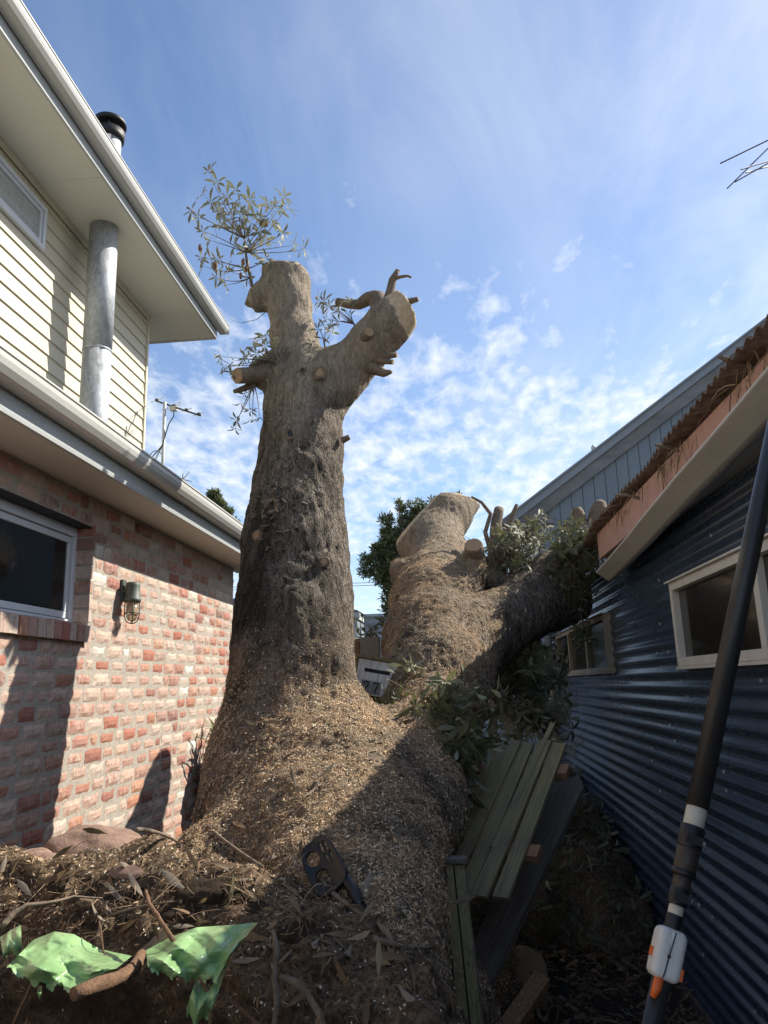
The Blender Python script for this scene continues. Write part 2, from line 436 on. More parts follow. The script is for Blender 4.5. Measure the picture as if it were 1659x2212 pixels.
def bark_fn(g):
    p = objco(g); dust = attr(g, 'dust'); cutf = attr(g, 'cut'); smooth_ = attr(g, 'smooth')
    q = g.mapping(p, scale=(1, 1, .30)); wob = g.n('ShaderNodeTexNoise'); g.set(wob.inputs['Vector'], p); wob.inputs['Scale'].default_value = 9; wob.inputs['Detail'].default_value = 3
    q2 = g.vm('ADD', q, g.vm('MULTIPLY', g.vm('SUBTRACT', wob.outputs['Color'], (.5, .5, .5)), (.09, .09, .05)))
    e1 = g.voro(q2, 62, 'DISTANCE_TO_EDGE'); e2 = g.voro(q2, 120, 'DISTANCE_TO_EDGE')
    n1 = g.noise(p, 3.0, 4, .6); n2 = g.noise(g.mapping(p, scale=(1, 1, .3)), 85, 4, .65); n3 = g.noise(g.mapping(q2, scale=(1, 1, .5)), 38, 5, .72)
    plate = g.math('ADD', g.math('MULTIPLY', g.ramp(e1, [(0.0, 0.0), (.20, 1.0)]), .55), g.math('MULTIPLY', g.ramp(e2, [(0.0, 0.0), (.25, 1.0)]), .3))
    h = g.math('ADD', g.math('MULTIPLY', plate, .55), g.math('ADD', g.math('MULTIPLY', n2, .30), g.math('MULTIPLY', g.ramp(n3, [(.34, 0.0), (.62, 1.0)]), .55)))
    dk = g.mix(n1, (.034, .027, .021), (.055, .042, .031)); lt = g.mix(n1, (.215, .185, .152), (.335, .288, .232))
    c = g.mix(g.ramp(h, [(.40, 0.0), (.88, 1.0)]), dk, lt)
    c = g.mix(g.math('MULTIPLY', smooth_, g.ramp(n1, [(.3, .5), (.65, .92)])), c, g.mix(g.ramp(n3, [(.3, 0.0), (.7, 1.0)]), (.235, .195, .148), (.46, .39, .30)))
    st = g.noise(g.mapping(p, scale=(1, 1, .14)), 3.6, 4, .6)
    c = g.mix(g.math('MULTIPLY', g.ramp(st, [(.50, 0.0), (.66, .8)]), g.math('SUBTRACT', 1.0, smooth_, True)), c, (.035, .029, .024))
    d1 = g.noise(p, 130, 4, .75); d2 = g.noise(p, 11, 4, .65)
    dc = g.mix(g.ramp(d1, [(.3, 0.0), (.7, 1.0)]), (.31, .20, .11), (.80, .62, .39)); dc = g.mix(g.ramp(d2, [(.4, 0.0), (.66, .4)]), dc, (.33, .17, .085))
    df = g.math('MULTIPLY', dust, g.ramp(g.math('ADD', g.math('MULTIPLY', d1, .5), g.math('MULTIPLY', d2, .5)), [(.42, .05), (.58, .95)]))
    c = g.mix(df, c, dc)
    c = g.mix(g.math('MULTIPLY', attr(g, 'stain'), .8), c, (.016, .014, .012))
    fz = g.noise(p, 26, 5, .7, .5)
    cc = g.mix(g.ramp(fz, [(.3, 0.0), (.7, 1.0)]), (.36, .27, .165), (.60, .50, .35))
    c = g.mix(cutf, c, cc)
    hh = g.math('ADD', g.math('MULTIPLY', h, g.math('SUBTRACT', 1.0, g.math('ADD', g.math('MULTIPLY', smooth_, .45), g.math('MULTIPLY', cutf, .95)), True)), g.math('MULTIPLY', d1, g.math('MULTIPLY', dust, .8)))
    setb(g, col=c, rough=.93, nrm=g.bump(hh, 1.0, .024)); g.b.inputs['Specular IOR Level'].default_value = .2
m_bark = M('bark', bark_fn)
def branch_fn(g):
    p = objco(g); a = g.noise(p, 22, 5, .7); b = g.noise(p, 90, 4, .7)
    setb(g, col=g.ramp(g.math('ADD', g.math('MULTIPLY', a, .6), g.math('MULTIPLY', b, .4)), [(.3, (.085, .062, .045)), (.7, (.25, .195, .14))]), rough=.9, nrm=g.bump(g.math('ADD', a, b), .6, .006))
m_branch = M('branch_bark', branch_fn)
def cutwood_fn(g):
    tc = objco(g); r = g.vm('LENGTH', g.mapping(tc, scale=(1, 1, 0)))
    ln = g.n('ShaderNodeVectorMath', operation='LENGTH'); g.set(ln.inputs[0], g.mapping(tc, scale=(1, 1, 0)))
    n = g.noise(tc, 18, 4, .6); rings = g.math('SINE', g.math('ADD', g.math('MULTIPLY', ln.outputs['Value'], 620.0), g.math('MULTIPLY', n, 7.0)))
    sc = g.noise(g.mapping(tc, scale=(.12, 1, 1), rot=(0, 0, .6)), 60, 3, .6)
    c = g.mix(g.math('ADD', g.math('MULTIPLY', rings, .25), .5), (.26, .175, .105), (.40, .29, .18))
    c = g.mix(g.ramp(sc, [(.4, .35), (.7, 0.0)]), c, (.25, .16, .09))
    setb(g, col=c, rough=.85, nrm=g.bump(sc, .3, .003))
m_cut = M('sawn_wood', cutwood_fn)
def soil_fn(g):
    p = objco(g); a = g.noise(p, 7, 6, .7); b = g.noise(p, 70, 5, .75); litter = attr(g, 'litter')
    c = g.ramp(g.math('ADD', g.math('MULTIPLY', a, .5), g.math('MULTIPLY', b, .5)), [(.32, (.020, .015, .011)), (.52, (.060, .045, .033)), (.75, (.15, .115, .085))])
    c = g.mix(g.math('MULTIPLY', litter, g.ramp(b, [(.40, .1), (.58, .85)])), c, g.mix(a, (.17, .115, .07), (.36, .265, .175)))
    setb(g, col=c, rough=.97, nrm=g.bump(g.math('ADD', a, b), 1.0, .02)); g.b.inputs['Specular IOR Level'].default_value = .1
m_soil = M('soil', soil_fn)
def ground_fn(g):
    p = objco(g); a = g.noise(p, 3, 6, .7); b = g.noise(p, 45, 5, .75)
    setb(g, col=g.ramp(g.math('ADD', g.math('MULTIPLY', a, .5), g.math('MULTIPLY', b, .5)), [(.35, (.022, .018, .014)), (.65, (.075, .06, .045))]), rough=.97, nrm=g.bump(b, .9, .03))
m_ground = M('ground', ground_fn)
def chip_fn(g):
    r = rnd_isl(g); p = objco(g)
    c = g.ramp(r, [(0, (.46, .29, .16)), (.3, (.70, .52, .32)), (.5, (.34, .19, .10)), (.7, (.80, .66, .46)), (.88, (.56, .35, .19)), (1, (.85, .79, .65))])
    n = g.noise(p, 2.2, 4, .6)
    setb(g, col=g.mix(g.ramp(n, [(.35, .55), (.6, 0.0)]), c, g.mix(1.0, c, (.55, .5, .45), 'MULTIPLY')), rough=.85)
m_chip = M('shavings', chip_fn)
m_speck = M('pale_grit', base=(.62, .60, .54), rough=.8)
m_root = M('rootlet', lambda g: setb(g, col=g.ramp(rnd_isl(g), [(0, (.10, .06, .035)), (.5, (.30, .19, .105)), (1, (.52, .38, .24))]), rough=.85))
def leaf_fn(front, front2, back, back2, isl=False, rough=.6):
    def fn(g):
        geo = g.n('ShaderNodeNewGeometry'); r = geo.outputs['Random Per Island'] if isl else rnd_obj(g)
        n = g.noise(objco(g), 40, 4, .6)
        f = g.mix(r, front, front2); b = g.mix(r, back, back2)
        c = g.mix(geo.outputs['Backfacing'], f, b)
        c = g.mix(g.ramp(n, [(.35, .35), (.6, 0.0)]), c, g.mix(1.0, c, (.6, .58, .5), 'MULTIPLY'))
        setb(g, col=c, rough=rough); 
        tr = g.n('ShaderNodeBsdfTranslucent'); g.set(tr.inputs[0], g.mix(.5, c, (.18, .20, .05)))
        mx = g.n('ShaderNodeMixShader'); mx.inputs[0].default_value = .22
        out = g.nt.nodes['Material Output']; g.nt.links.new(g.b.outputs[0], mx.inputs[1]); g.nt.links.new(tr.outputs[0], mx.inputs[2]); g.nt.links.new(mx.outputs[0], out.inputs[0])
    return fn
GREEN = ((.085, .096, .05), (.145, .148, .088), (.40, .41, .33), (.30, .32, .23))
m_leaf = M('banksia_leaf', leaf_fn(*GREEN)); m_leaf_i = M('banksia_leaf_mass', leaf_fn(*GREEN, isl=True))
PALE = ((.13, .14, .08), (.23, .235, .145), (.38, .385, .30), (.31, .325, .23))
m_leafpale = M('pale_leaf', leaf_fn(*PALE))
m_bush_i = M('bush_leaf', leaf_fn((.07, .10, .04), (.15, .19, .08), (.11, .14, .07), (.16, .19, .09), isl=True))
DRY = ((.12, .075, .042), (.26, .175, .10), (.20, .16, .115), (.36, .31, .245))
m_dry = M('dry_leaf', leaf_fn(*DRY, rough=.7)); m_dry_i = M('dry_leaf_mass', leaf_fn(*DRY, isl=True, rough=.7))
m_strap = M('strap_leaf', leaf_fn((.10, .17, .04), (.22, .27, .08), (.14, .2, .06), (.2, .25, .1)))
def green_fn(g):
    p = objco(g); a = g.noise(p, 9, 5, .65); b = g.noise(p, 40, 5, .7)
    c = g.ramp(a, [(.3, (.17, .31, .13)), (.7, (.30, .47, .22))])
    setb(g, col=g.mix(g.ramp(b, [(.58, 0.0), (.72, .7)]), c, (.05, .06, .04)), rough=.24, nrm=g.bump(g.noise(p, 22, 3, .5, .8), .25, .01))
m_green = M('green_plastic', green_fn)
def rock_fn(g):
    p = objco(g); a = g.noise(p, 8, 6, .7); b = g.noise(p, 50, 5, .7)
    setb(g, col=g.ramp(a, [(.3, (.13, .085, .062)), (.7, (.33, .215, .165))]), rough=.95, nrm=g.bump(b, .6, .01))
m_rock = M('red_rock', rock_fn)
def rootbark_fn(g):
    p = objco(g); a = g.noise(p, 30, 5, .7); b = g.noise(p, 140, 4, .7)
    setb(g, col=g.ramp(g.math('ADD', g.math('MULTIPLY', a, .5), g.math('MULTIPLY', b, .5)), [(.3, (.07, .036, .02)), (.7, (.27, .155, .085))]), rough=.9, nrm=g.bump(g.math('ADD', a, b), .9, .006))
m_rootbark = M('root_bark', rootbark_fn)
m_foam = M('pole_grip', weathered((.030, .029, .030), .65, 14, .33, .08, (1, 1, .15)))
m_polealu = M('pole_aluminium', weathered((.60, .56, .47), .85, 12, .35, .04))
m_sleeve = M('brown_sleeve', weathered((.055, .04, .032), .6, 18, .4, .1))
m_whiteplastic = M('white_plastic', weathered((.66, .66, .64), .9, 10, .38, .04))
m_orange = M('orange_plastic', base=(.70, .13, .025), rough=.4)
m_wire = M('cable', base=(.02, .02, .022), rough=.5)
m_ant = M('antenna_rod', weathered((.55, .55, .52), .7, 30, .35, .05), metal=.0)
m_farblue = M('far_fence', weathered((.42, .49, .54), .85, 3, .5, .05))
m_bone = M('flower_cone', weathered((.23, .13, .065), .5, 40, .9, .6))

# ------------------------------------------------------------------ ground
def ground():
    n = 60; xs = np.concatenate([[-900, -60], np.linspace(-6, 6, 49), [60, 900]]); ys = np.concatenate([[-900, -40], np.linspace(-2, 16, 73), [80, 1500]])
    X, Y = np.meshgrid(xs, ys, indexing='ij'); P_ = np.stack([X.ravel(), Y.ravel(), 0 * X.ravel()], 1)
    near = (np.abs(P_[:, 0]) < 5.5) & (P_[:, 1] > -1.9) & (P_[:, 1] < 15.5)
    P_[:, 2] = -.13 + near * (fbm(P_ * [3, 3, 1], 4, 3) - .5) * .08
    I = np.arange(len(P_)).reshape(X.shape); q = np.stack([I[:-1, :-1], I[1:, :-1], I[1:, 1:], I[:-1, 1:]], -1).reshape(-1, 4)
    ob('ground', np_mesh('ground', P_, q), m_ground, kind='structure', label='bare dark earth littered with leaves and bark')
ground()

# ------------------------------------------------------------------ left house
def house():
    XL, YE = -2.15, 7.33
    h = thing('brick_house', (XL, YE, -.13), 'two storey house with recycled red brick below and cream weatherboards above', 'house')
    # brick wall: recessed mortar body and laid bricks
    wall = ob('brick_wall', MB().span((-6.0, -1.0, -.13), (XL - .125, YE - .006, 2.675)), m_mortar, h)
    mb = MB()   # mortar face with the window opening
    for a, b, c, d in ((-1, YE - .006, -.13, 1.90), (-1, YE - .006, 2.492, 2.675), (4.345, YE - .006, 1.90, 2.492), (-1, 2.6, 1.90, 2.492)):
        mb.span((XL - .124, a, c), (XL - .006, b, d))
    ob('mortar_bed', mb, m_mortar, wall)
    # brick meshes: a front face of 5 x 3 points with worn edges
    def brick_mesh(L, H, seed):
        r = random.Random(seed); nx, nz = 6, 4; T = .1; vs = []; fs = []
        for layer in (0, 1):
            for j in range(nz):
                for i in range(nx):
                    y = (i / (nx - 1) - .5) * L; z = (j / (nz - 1) - .5) * H
                    e = i in (0, nx - 1) or j in (0, nz - 1)
                    x = 0.0
                    if layer == 0:
                        x = (-.005 - r.random() * .005) if e else r.uniform(-.002, .0025)
                        if i in (0, nx - 1): y -= math.copysign(r.random() * .0028, y)
                        if j in (0, nz - 1): z -= math.copysign(r.random() * .003, z)
                    else: x = -T
                    vs.append((x, y, z))
        o = nx * nz
        for j in range(nz - 1):
            for i in range(nx - 1): a = j * nx + i; fs.append((a, a + 1, a + nx + 1, a + nx))
        ring = [i for i in range(nx)] + [j * nx + nx - 1 for j in range(1, nz)] + [(nz - 1) * nx + i for i in range(nx - 2, -1, -1)] + [j * nx for j in range(nz - 2, 0, -1)]
        for a, b in zip(ring, ring[1:] + ring[:1]): fs.append((b, a, a + o, b + o))
        return vs, fs
    LEN = {'s': .2120, 'h': .1010, 'q': .1565}; HH = .0768; PITCH = .0862
    var = {k: [brick_mesh(l, HH, 31 * i + len(k) + int(l * 1000)) for i in range(7)] for k, l in LEN.items()}
    meshes = {}
    for k in var:
        meshes[k] = []
        for vs, fs in var[k]:
            mb = MB(); mb.add(vs, fs); me = mb.mesh('brick'); me.materials.append(m_brick); meshes[k].append(me)
    spots = []
    row = 0; z = 1.80 - PITCH * 22
    r = random.Random(5)
    while z + PITCH < 2.69:
        y = YE - (0 if row % 2 else .1105)
        if row % 2 == 0: spots.append((YE - .0525, z, 'h'))
        while y > 1.2:
            k = 's' if r.random() < .80 else r.choice('hhq')
            L = LEN[k] + .0100; y -= L; spots.append((y + L / 2, z, k))
        row += 1; z += PITCH
    ok = []
    for y, z, k in spots:
        zc = z + PITCH / 2; L = LEN[k]
        if zc > 1.77 and zc < 2.49 and y - L / 2 < 4.40 and y + L / 2 > 2.58:
            y1 = y + L / 2
            if zc < 1.80: pass
            if y - L / 2 < 2.58:
                k = 'h'; y = min(y - L / 2 + LEN['h'] / 2, 2.595 - LEN['h'] / 2); ok.append((y, zc, k)); continue
            if y1 < 4.39: continue
            if y1 - 4.345 < .085: continue
            k = 'h' if y1 - 4.345 < .15 else 'q' if y1 - 4.345 < .2 else 's'
            y = max(y1 - LEN[k] / 2, 4.346 + LEN[k] / 2)
        ok.append((y, zc, k))
    vis = [t for t in ok if t[0] > 3.2 and t[1] > .45]
    vis.sort(key=lambda t: t[0] + (abs(t[1] - 1.6) * .3)); big = set(vis[:252]); 
    rest = MB()
    for t in ok:
        y, zc, k = t
        dx = r.uniform(-.003, .003)
        if t in big:
            o = bpy.data.objects.new('brick', r.choice(meshes[k]))
            place(o, None, wall, Matrix.Translation((XL + dx, y + r.uniform(-.002, .002), zc + r.uniform(-.002, .002))) @ Matrix.Rotation(r.uniform(-.012, .012), 4, 'X'))
        else:
            vs, fs = r.choice(var[k]); rest.add([(v[0] + XL + dx, v[1] + y, v[2] + zc) for v in vs], fs)
    ob('brickwork', rest, m_brick_i, wall, kind='stuff')
    # far return wall of the house at its corner
    # window: reveal bricks, rowlock sill, aluminium frame
    win = ob('window', MB().span((XL - .16, 1.9, 1.88), (XL - .135, 4.36, 2.50)), m_alu, h)
    zz = 1.914
    rv = [(zz + i * PITCH + PITCH / 2) for i in range(7)]
    for i, zc in enumerate(rv):
        mb = MB(); w = .112 if i % 2 else .105
        vs = [(-.112, -.006 + rnd.uniform(-.002, .002), -.0365), (-.0, rnd.uniform(-.003, .001), -.0365), (-.0, rnd.uniform(-.003, .001), .036), (-.112, -.006, .036)]
        mb.prism([(a, b, c) for a, b, c in vs], (0, 0, 0), (0, .03, 0))
        me = mb.mesh('reveal_brick'); me.materials.append(m_brick)
        o = bpy.data.objects.new('reveal_brick', me); place(o, None, wall, Matrix.Translation((XL - .002, 4.344, zc)))
    def sill_mesh(seed):
        q = random.Random(seed); mb = MB()
        pts = []
        for x, zt, zb in ((-.12, .055, -.05), (.0, .045, -.055), (.032, .036, -.058)):
            pts.append((x, zt + q.uniform(-.003, .003), zb + q.uniform(-.003, .003)))
        poly = [(p[0], 0, p[1]) for p in pts] + [(p[0], 0, p[2]) for p in pts[::-1]]
        mb.prism(poly, (0, -.0375, 0), (0, .0375, 0)); me = mb.mesh('sill_brick'); me.materials.append(m_brick); return me
    sm = [sill_mesh(i) for i in range(5)]
    y = 4.32
    while y > 2.2:
        o = bpy.data.objects.new('sill_brick', rnd.choice(sm))
        bevel_ = place(o, None, wall, Matrix.Translation((XL + rnd.uniform(-.004, .004), y - .037, 1.857 + rnd.uniform(-.003, .003))) @ Matrix.Rotation(rnd.uniform(-.02, .02), 4, 'X')); y -= .0845
    ob('sill_mortar', MB().span((XL - .1, 2.2, 1.812), (XL + .018, 4.318, 1.893)), m_mortar, wall)
    ob('lintel', MB().span((XL - .115, 1.9, 2.485), (XL - .008, 4.36, 2.497)), m_black, wall)
    xf = XL - .10
    fr = MB(); fr.span((xf - .04, 2.602, 2.43), (xf, 4.345, 2.487)); fr.span((xf - .04, 2.602, 1.91), (xf, 4.345, 1.935)); fr.span((xf - .04, 2.602, 1.935), (xf, 2.642, 2.43)); fr.span((xf - .04, 4.305, 1.935), (xf, 4.345, 2.43))
    bevel(ob('frame', fr, m_alu, win))
    sa = MB(); y0, y1, z0, z1 = 2.645, 4.300, 1.94, 2.425; t = .038; xs = xf - .012
    sa.span((xs - .02, y0, z1 - t), (xs, y1, z1)); sa.span((xs - .02, y0, z0), (xs, y1, z0 + t)); sa.span((xs - .02, y1 - t, z0 + t), (xs, y1, z1 - t)); sa.span((xs - .02, y0, z0 + t), (xs, y0 + t, z1 - t))
    bevel(ob('sash', sa, m_alu, win)); ob('seal', MB().span((xs - .03, 2.645, 1.934), (xs - .003, 4.304, 1.9415)), m_black, win)
    ob('pane', MB().span((xs - .016, y0 + t, z0 + t), (xs - .010, y1 - t, z1 - t)), m_glass, win)
    # lower eave: soffit, fascia, gutter, roof
    YG = 7.62
    ob('soffit', MB().span((XL - .06, -1, 2.6755), (-1.838, YG, 2.686)), m_soffit, h)
    fa = ob('fascia', MB().exY([(-1.838, 2.655), (-1.818, 2.655), (-1.815, 2.675), (-1.818, 2.69), (-1.815, 2.71), (-1.818, 2.72), (-1.818, 2.84), (-1.838, 2.84)], -1, YG), m_fascia, h)
    def gutter(x0, z0, yend, scale=1.0):
        o_ = [(0, .10), (0, .008), (.006, 0), (.062, 0), (.084, .008), (.104, .035), (.112, .062), (.112, .088), (.118, .092), (.118, .102), (.108, .104)]
        i_ = [(x - .003 if 0 < x else .003, z + (.003 if z < .06 else 0)) for x, z in o_]
        i_ = [(.003, .10), (.003, .011), (.008, .003), (.061, .003), (.082, .011), (.101, .037), (.109, .063), (.109, .092), (.109, .098)]
        poly = o_ + i_[::-1]
        mb = MB().exY([(x0 + x * scale, z0 + z * scale) for x, z in poly], -1, yend)
        mb.span((x0 + .002, yend, z0 + .001), (x0 + .115 * scale, yend + .004, z0 + .100 * scale)); return mb
    gt = ob('gutter', gutter(-1.814, 2.752, YG, .92), m_gutter, h)
    lip = MB()     # leaf guard seen above the gutter lip
    lip.span((-1.80, -1, 2.838), (-1.715, YG, 2.841)); ob('leaf_guard', lip, m_black, gt)
    def corr_roof(x0, z0, x1, z1, y0, y1, pitch=.19, amp=.012):
        n = int((y1 - y0) / (pitch / 8)); vs = []; fs = []
        for i in range(n + 1):
            y = y0 + (y1 - y0) * i / n; w = amp * (1 if (i % 8) < 2 else 0)
            vs += [(x0, y, z0 + w), (x1, y, z1 + w)]
        for i in range(n): a = 2 * i; fs.append((a, a + 1, a + 3, a + 2))
        return MB().add(vs, fs)
    ob('roof', corr_roof(-1.76, 2.850, -3.158, 3.20, -1, YG), m_roof, h)
    # upper storey
    XU = -3.16
    up = ob('upper_wall', MB().span((-6, -1, 3.0), (XU - .004, YE - .03, 5.499)), m_cream, h)
    zb = 3.10; i = 0
    while zb < 5.42:
        zt = min(zb + .158, 5.495)
        ob('weatherboard', MB().exY([(XU - .003, zb), (XU + .021, zb), (XU + .017, zb + .03), (XU + .004, zt), (XU - .003, zt)], -1, YE - .022), m_board, up); zb += .1345
    ob('corner_trim', MB().span((XU - .02, YE - .0215, 3.08), (XU + .03, YE + .02, 5.496)), m_board, up)
    ob('eave_mould', MB().exY([(XU + .0225, 5.44), (XU + .032, 5.44), (XU + .040, 5.497), (XU + .0225, 5.497)], -1, YE - .022), m_board, up)
    YT = 7.93
    sof = MB()
    for a, b in ((-1.0, 2.56), (2.563, 5.06), (5.063, 7.30), (7.303, YT)): sof.span((-6, a, 5.50), (-2.592, b, 5.512))
    ob('upper_soffit', sof, m_soffit, h)
    ob('upper_fascia', MB().exY([(-2.592, 5.478), (-2.570, 5.478), (-2.566, 5.50), (-2.570, 5.515), (-2.570, 5.68), (-2.592, 5.68)], -1, YT), m_fascia, h)
    ob('barge_fascia', MB().span((-6, YT, 5.476), (-2.5705, YT + .02, 5.68)), m_gutter, h)
    ob('upper_gutter', gutter(-2.566, 5.570, YT + .10, 1.0), m_gutter, h)
    ob('upper_roof', corr_roof(-2.50, 5.675, -6, 6.45, -1, YT + .05), m_roof, h)
    uw = ob('upper_window', MB().span((XU - .02, 3.6, 4.985), (XU + .012, 5.20, 5.345)), m_alu, h)
    fr = MB(); x0, x1 = XU + .012, XU + .052
    fr.span((x0, 3.6, 5.312), (x1, 5.20, 5.35)); fr.span((x0, 3.6, 4.978), (x1, 5.20, 5.012)); fr.span((x0, 5.162, 5.012), (x1, 5.20, 5.312)); fr.span((x0, 4.10, 5.012), (x1, 4.135, 5.312))
    bevel(ob('frame', fr, m_alu, uw), .005)
    sa = MB(); x1 -= .016
    sa.span((x0, 4.14, 5.280), (x1, 5.158, 5.309)); sa.span((x0, 4.14, 5.015), (x1, 5.158, 5.044)); sa.span((x0, 5.130, 5.044), (x1, 5.158, 5.280)); ob('sash', sa, m_alu, uw)
    ob('pane', MB().span((x0 + .001, 3.6, 5.04), (x0 + .008, 5.132, 5.284)), m_frost, uw)
house()

def flue():
    x, y = -2.885, 5.715
    t = thing('flue', (x, y, 3.15), 'galvanised flue pipe rising through the cream eave with a black cowl on top', 'flue')
    R = .117
    ob('pipe', MB().tube([(x, y, 3.1), (x, y, 4.33)], R, 40), m_galv, t, smooth=False)
    ob('upper_pipe', MB().tube([(x, y, 4.325), (x, y, 5.50)], R + .0025, 40), m_galv, t)
    ob('seam', MB().tube([(x, y, 4.318), (x, y, 4.322), (x, y, 4.332), (x, y, 4.336)], [R + .003, R + .006, R + .006, R + .003], 40), m_galv, t)
    ob('stack', MB().tube([(x, y, 5.68), (x, y, 6.44)], R - .012, 32), m_galv, t)
    cw = ob('cowl', MB().tube([(x, y, 6.38), (x, y, 6.39), (x, y, 6.47), (x, y, 6.475)], [R - .01, R + .012, R + .018, R], 32), m_black, t)
    cp = MB().tube([(x, y, 6.535), (x, y, 6.54), (x, y, 6.575), (x, y, 6.61), (x, y, 6.625)], [R + .01, R + .028, R + .024, R - .02, .01], 32)
    ob('cap', cp, m_black, t)
    for k in range(4):
        a = k * math.pi / 2 + .4; ob('strut', MB().span((x + math.cos(a) * .1 - .008, y + math.sin(a) * .1 - .008, 6.46), (x + math.cos(a) * .1 + .008, y + math.sin(a) * .1 + .008, 6.545)), m_black, t)
    for o in list(t.children):
        for p in o.data.polygons: p.use_smooth = len(p.vertices) == 4
flue()

def wall_lamp():
    x, y = -2.15 + .075, 4.775; z = 2.09
    t = thing('wall_lamp', (-2.15, y, z), 'bronze bulkhead lamp with glass jar and wire cage on the brick wall', 'lamp')
    ob('back_plate', MB().box((-2.141, y - .0, 2.155), (.018, .055, .14)), m_copper, t); 
    ob('arm', MB().tube([(-2.14, y, 2.15), (x, y, 2.15)], .02, 12), m_copper, t)
    ob('cap', MB().tube([(x, y, 2.075), (x, y, 2.085), (x, y, 2.10), (x, y, 2.105), (x, y, 2.185), (x, y, 2.205), (x, y, 2.208)], [.050, .055, .055, .047, .045, .042, .01], 28), m_copper, t, True)
    ob('glass', MB().tube([(x, y, 2.078), (x, y, 2.01), (x, y, 1.975), (x, y, 1.958), (x, y, 1.95)], [.038, .038, .034, .022, .004], 24), m_lampglass, t, True)
    ob('bulb', MB().tube([(x, y, 2.075), (x, y, 2.05), (x, y, 2.02), (x, y, 2.0)], [.012, .014, .016, .004], 12), m_whiteplastic, t, True)
    for k in range(4):
        a = k * math.pi / 2 + .55; c, s_ = math.cos(a), math.sin(a)
        pts = [(x + c * r, y + s_ * r, zz) for r, zz in ((.046, 2.08), (.046, 2.0), (.042, 1.972), (.03, 1.95), (.012, 1.94), (0, 1.938))]
        ob('cage_bar', MB().tube(pts, .0034, 6), m_copper, t, True)
    rg = [(x + math.cos(a) * .047, y + math.sin(a) * .047, 2.005) for a in np.linspace(0, 2 * math.pi, 25)]
    ob('cage_ring', MB().tube(rg, .0036, 6, False), m_copper, t, True)
wall_lamp()

def arial():
    # yagi on the lower roof beside the upper storey
    b = onY(351, 1003, 7.1); top = onY(356, 872, 7.1); b = V(top.x, top.y, 3.12)
    t = thing('tv_antenna', b, 'small TV antenna on a galvanised mast behind the brick house gutter', 'antenna')
    ob('mast', MB().tube([b, top + V(0, 0, .02)], .0165, 12), m_galv, t, True)
    A = onY(337, 866, 7.25); B = onY(433, 898, 6.9)
    d = (B - A); ob('boom', MB().tube([A, B], .009, 8), m_black, t)
    e = (onY(388, 853, 6.6) - onY(318, 880, 7.4)).normalized()
    for f, L, loop in ((.02, .21, 0), (.42, .20, 1), (.70, .155, 0), (.97, .155, 0)):
        c = A + d * f + V(0, 0, .012)
        if loop:
            u = V(0, 0, 1) * .018 + d.normalized() * .012
            pts = [c - e * L + u, c + e * L + u, c + e * (L + .012), c + e * L - u, c - e * L - u, c - e * (L + .012), c - e * L + u]
            ob('dipole_loop', MB().tube(pts, .0035, 6, False), m_ant, t)
        else: ob('element', MB().tube([c - e * L, c + e * L], .0035, 6), m_ant, t)
        ob('clip', MB().box(c, (.03, .03, .022)), m_black, t)
    cc = A + d * .42
    ob('junction_box', MB().box(cc - V(0, 0, .02), (.07, .05, .045)), m_ant, t)
    m = top; z = m.z
    cab = [cc - V(0, 0, .04), cc - V(0, 0, .10), V(m.x + .05, m.y, z - .22), V(m.x + .022, m.y, z - .32), V(m.x + .0, m.y - .02, z - .45), V(m.x - .10, m.y, z - .55), V(m.x - .32, m.y, z - .80)]
    ob('cable', MB().tube(cab, .0055, 6), m_wire, t, True)
    lp = [V(m.x - .075 + math.cos(a) * .075, m.y, z - .60 + math.sin(a) * .10) for a in np.linspace(-.5, 5.5, 20)]
    ob('cable_loop', MB().tube(lp, .004, 6, False), m_wire, t, True)
    ob('stay', MB().tube([V(m.x, m.y, z - .42), V(m.x - .36, m.y + .02, 3.19)], .008, 8), m_galv, t)
    ob('stay', MB().tube([V(m.x, m.y, z - .62), V(m.x - .09, m.y - .1, 3.12)], .008, 8), m_galv, t)
arial()

def planter():
    x0, x1, y0, y1, z1 = -2.06, -1.78, 6.25, 6.75, .985
    t = thing('planter_box', ((x0 + x1) / 2, (y0 + y1) / 2, -.13), 'tall slatted timber planter box standing against the brick wall', 'planter')
    z = -.13
    ob('liner', MB().span((x0 + .02, y0 + .02, -.13), (x1 - .02, y1 - .02, z1 - .03)), m_black, t)
    while z < z1 - .02:
        ob('slat', MB().span((x0 + .05, y0 - .012, z), (x1, y0 + .012, z + .076)), m_box, t); z += .081
    ob('corner_strip', MB().span((x0, y0 - .02, -.13), (x0 + .05, y0 + .04, z1)), m_black, t)  # black strip paints in the shadow side of the planter
    ob('rim', MB().span((x0, y0 - .02, z1), (x1 + .02, y1, z1 + .025)), m_mailside, t)
    p = thing('strap_plant', (-1.92, 6.45, .98), 'green strap leaved plant growing in the slatted planter box', 'plant')
    for k in range(30):
        a = rnd.uniform(0, 6.28); L = rnd.uniform(.25, .46); w = rnd.uniform(.010, .017); out = rnd.uniform(.15, .75)
        c = V(-1.92 + rnd.uniform(-.1, .1), 6.42 + rnd.uniform(-.08, .12), .98); dirn = V(math.cos(a), math.sin(a), 0); sd = V(-math.sin(a), math.cos(a), 0)
        vs = []; fs = []
        for i in range(7):
            s_ = i / 6; pt = c + dirn * (L * out * s_ * (1 + .4 * s_)) + V(0, 0, L * (s_ * 1.05 - out * .85 * s_ * s_))
            ww = w * (1 - s_ ** 3 * .95); vs += [pt - sd * ww, pt + V(0, 0, -.004), pt + sd * ww]
        for i in range(6):
            for j in (0, 1): q = i * 3 + j; fs.append((q, q + 1, q + 4, q + 3))
        ob('leaf', MB().add(vs, fs), m_strap, p, True)
planter()

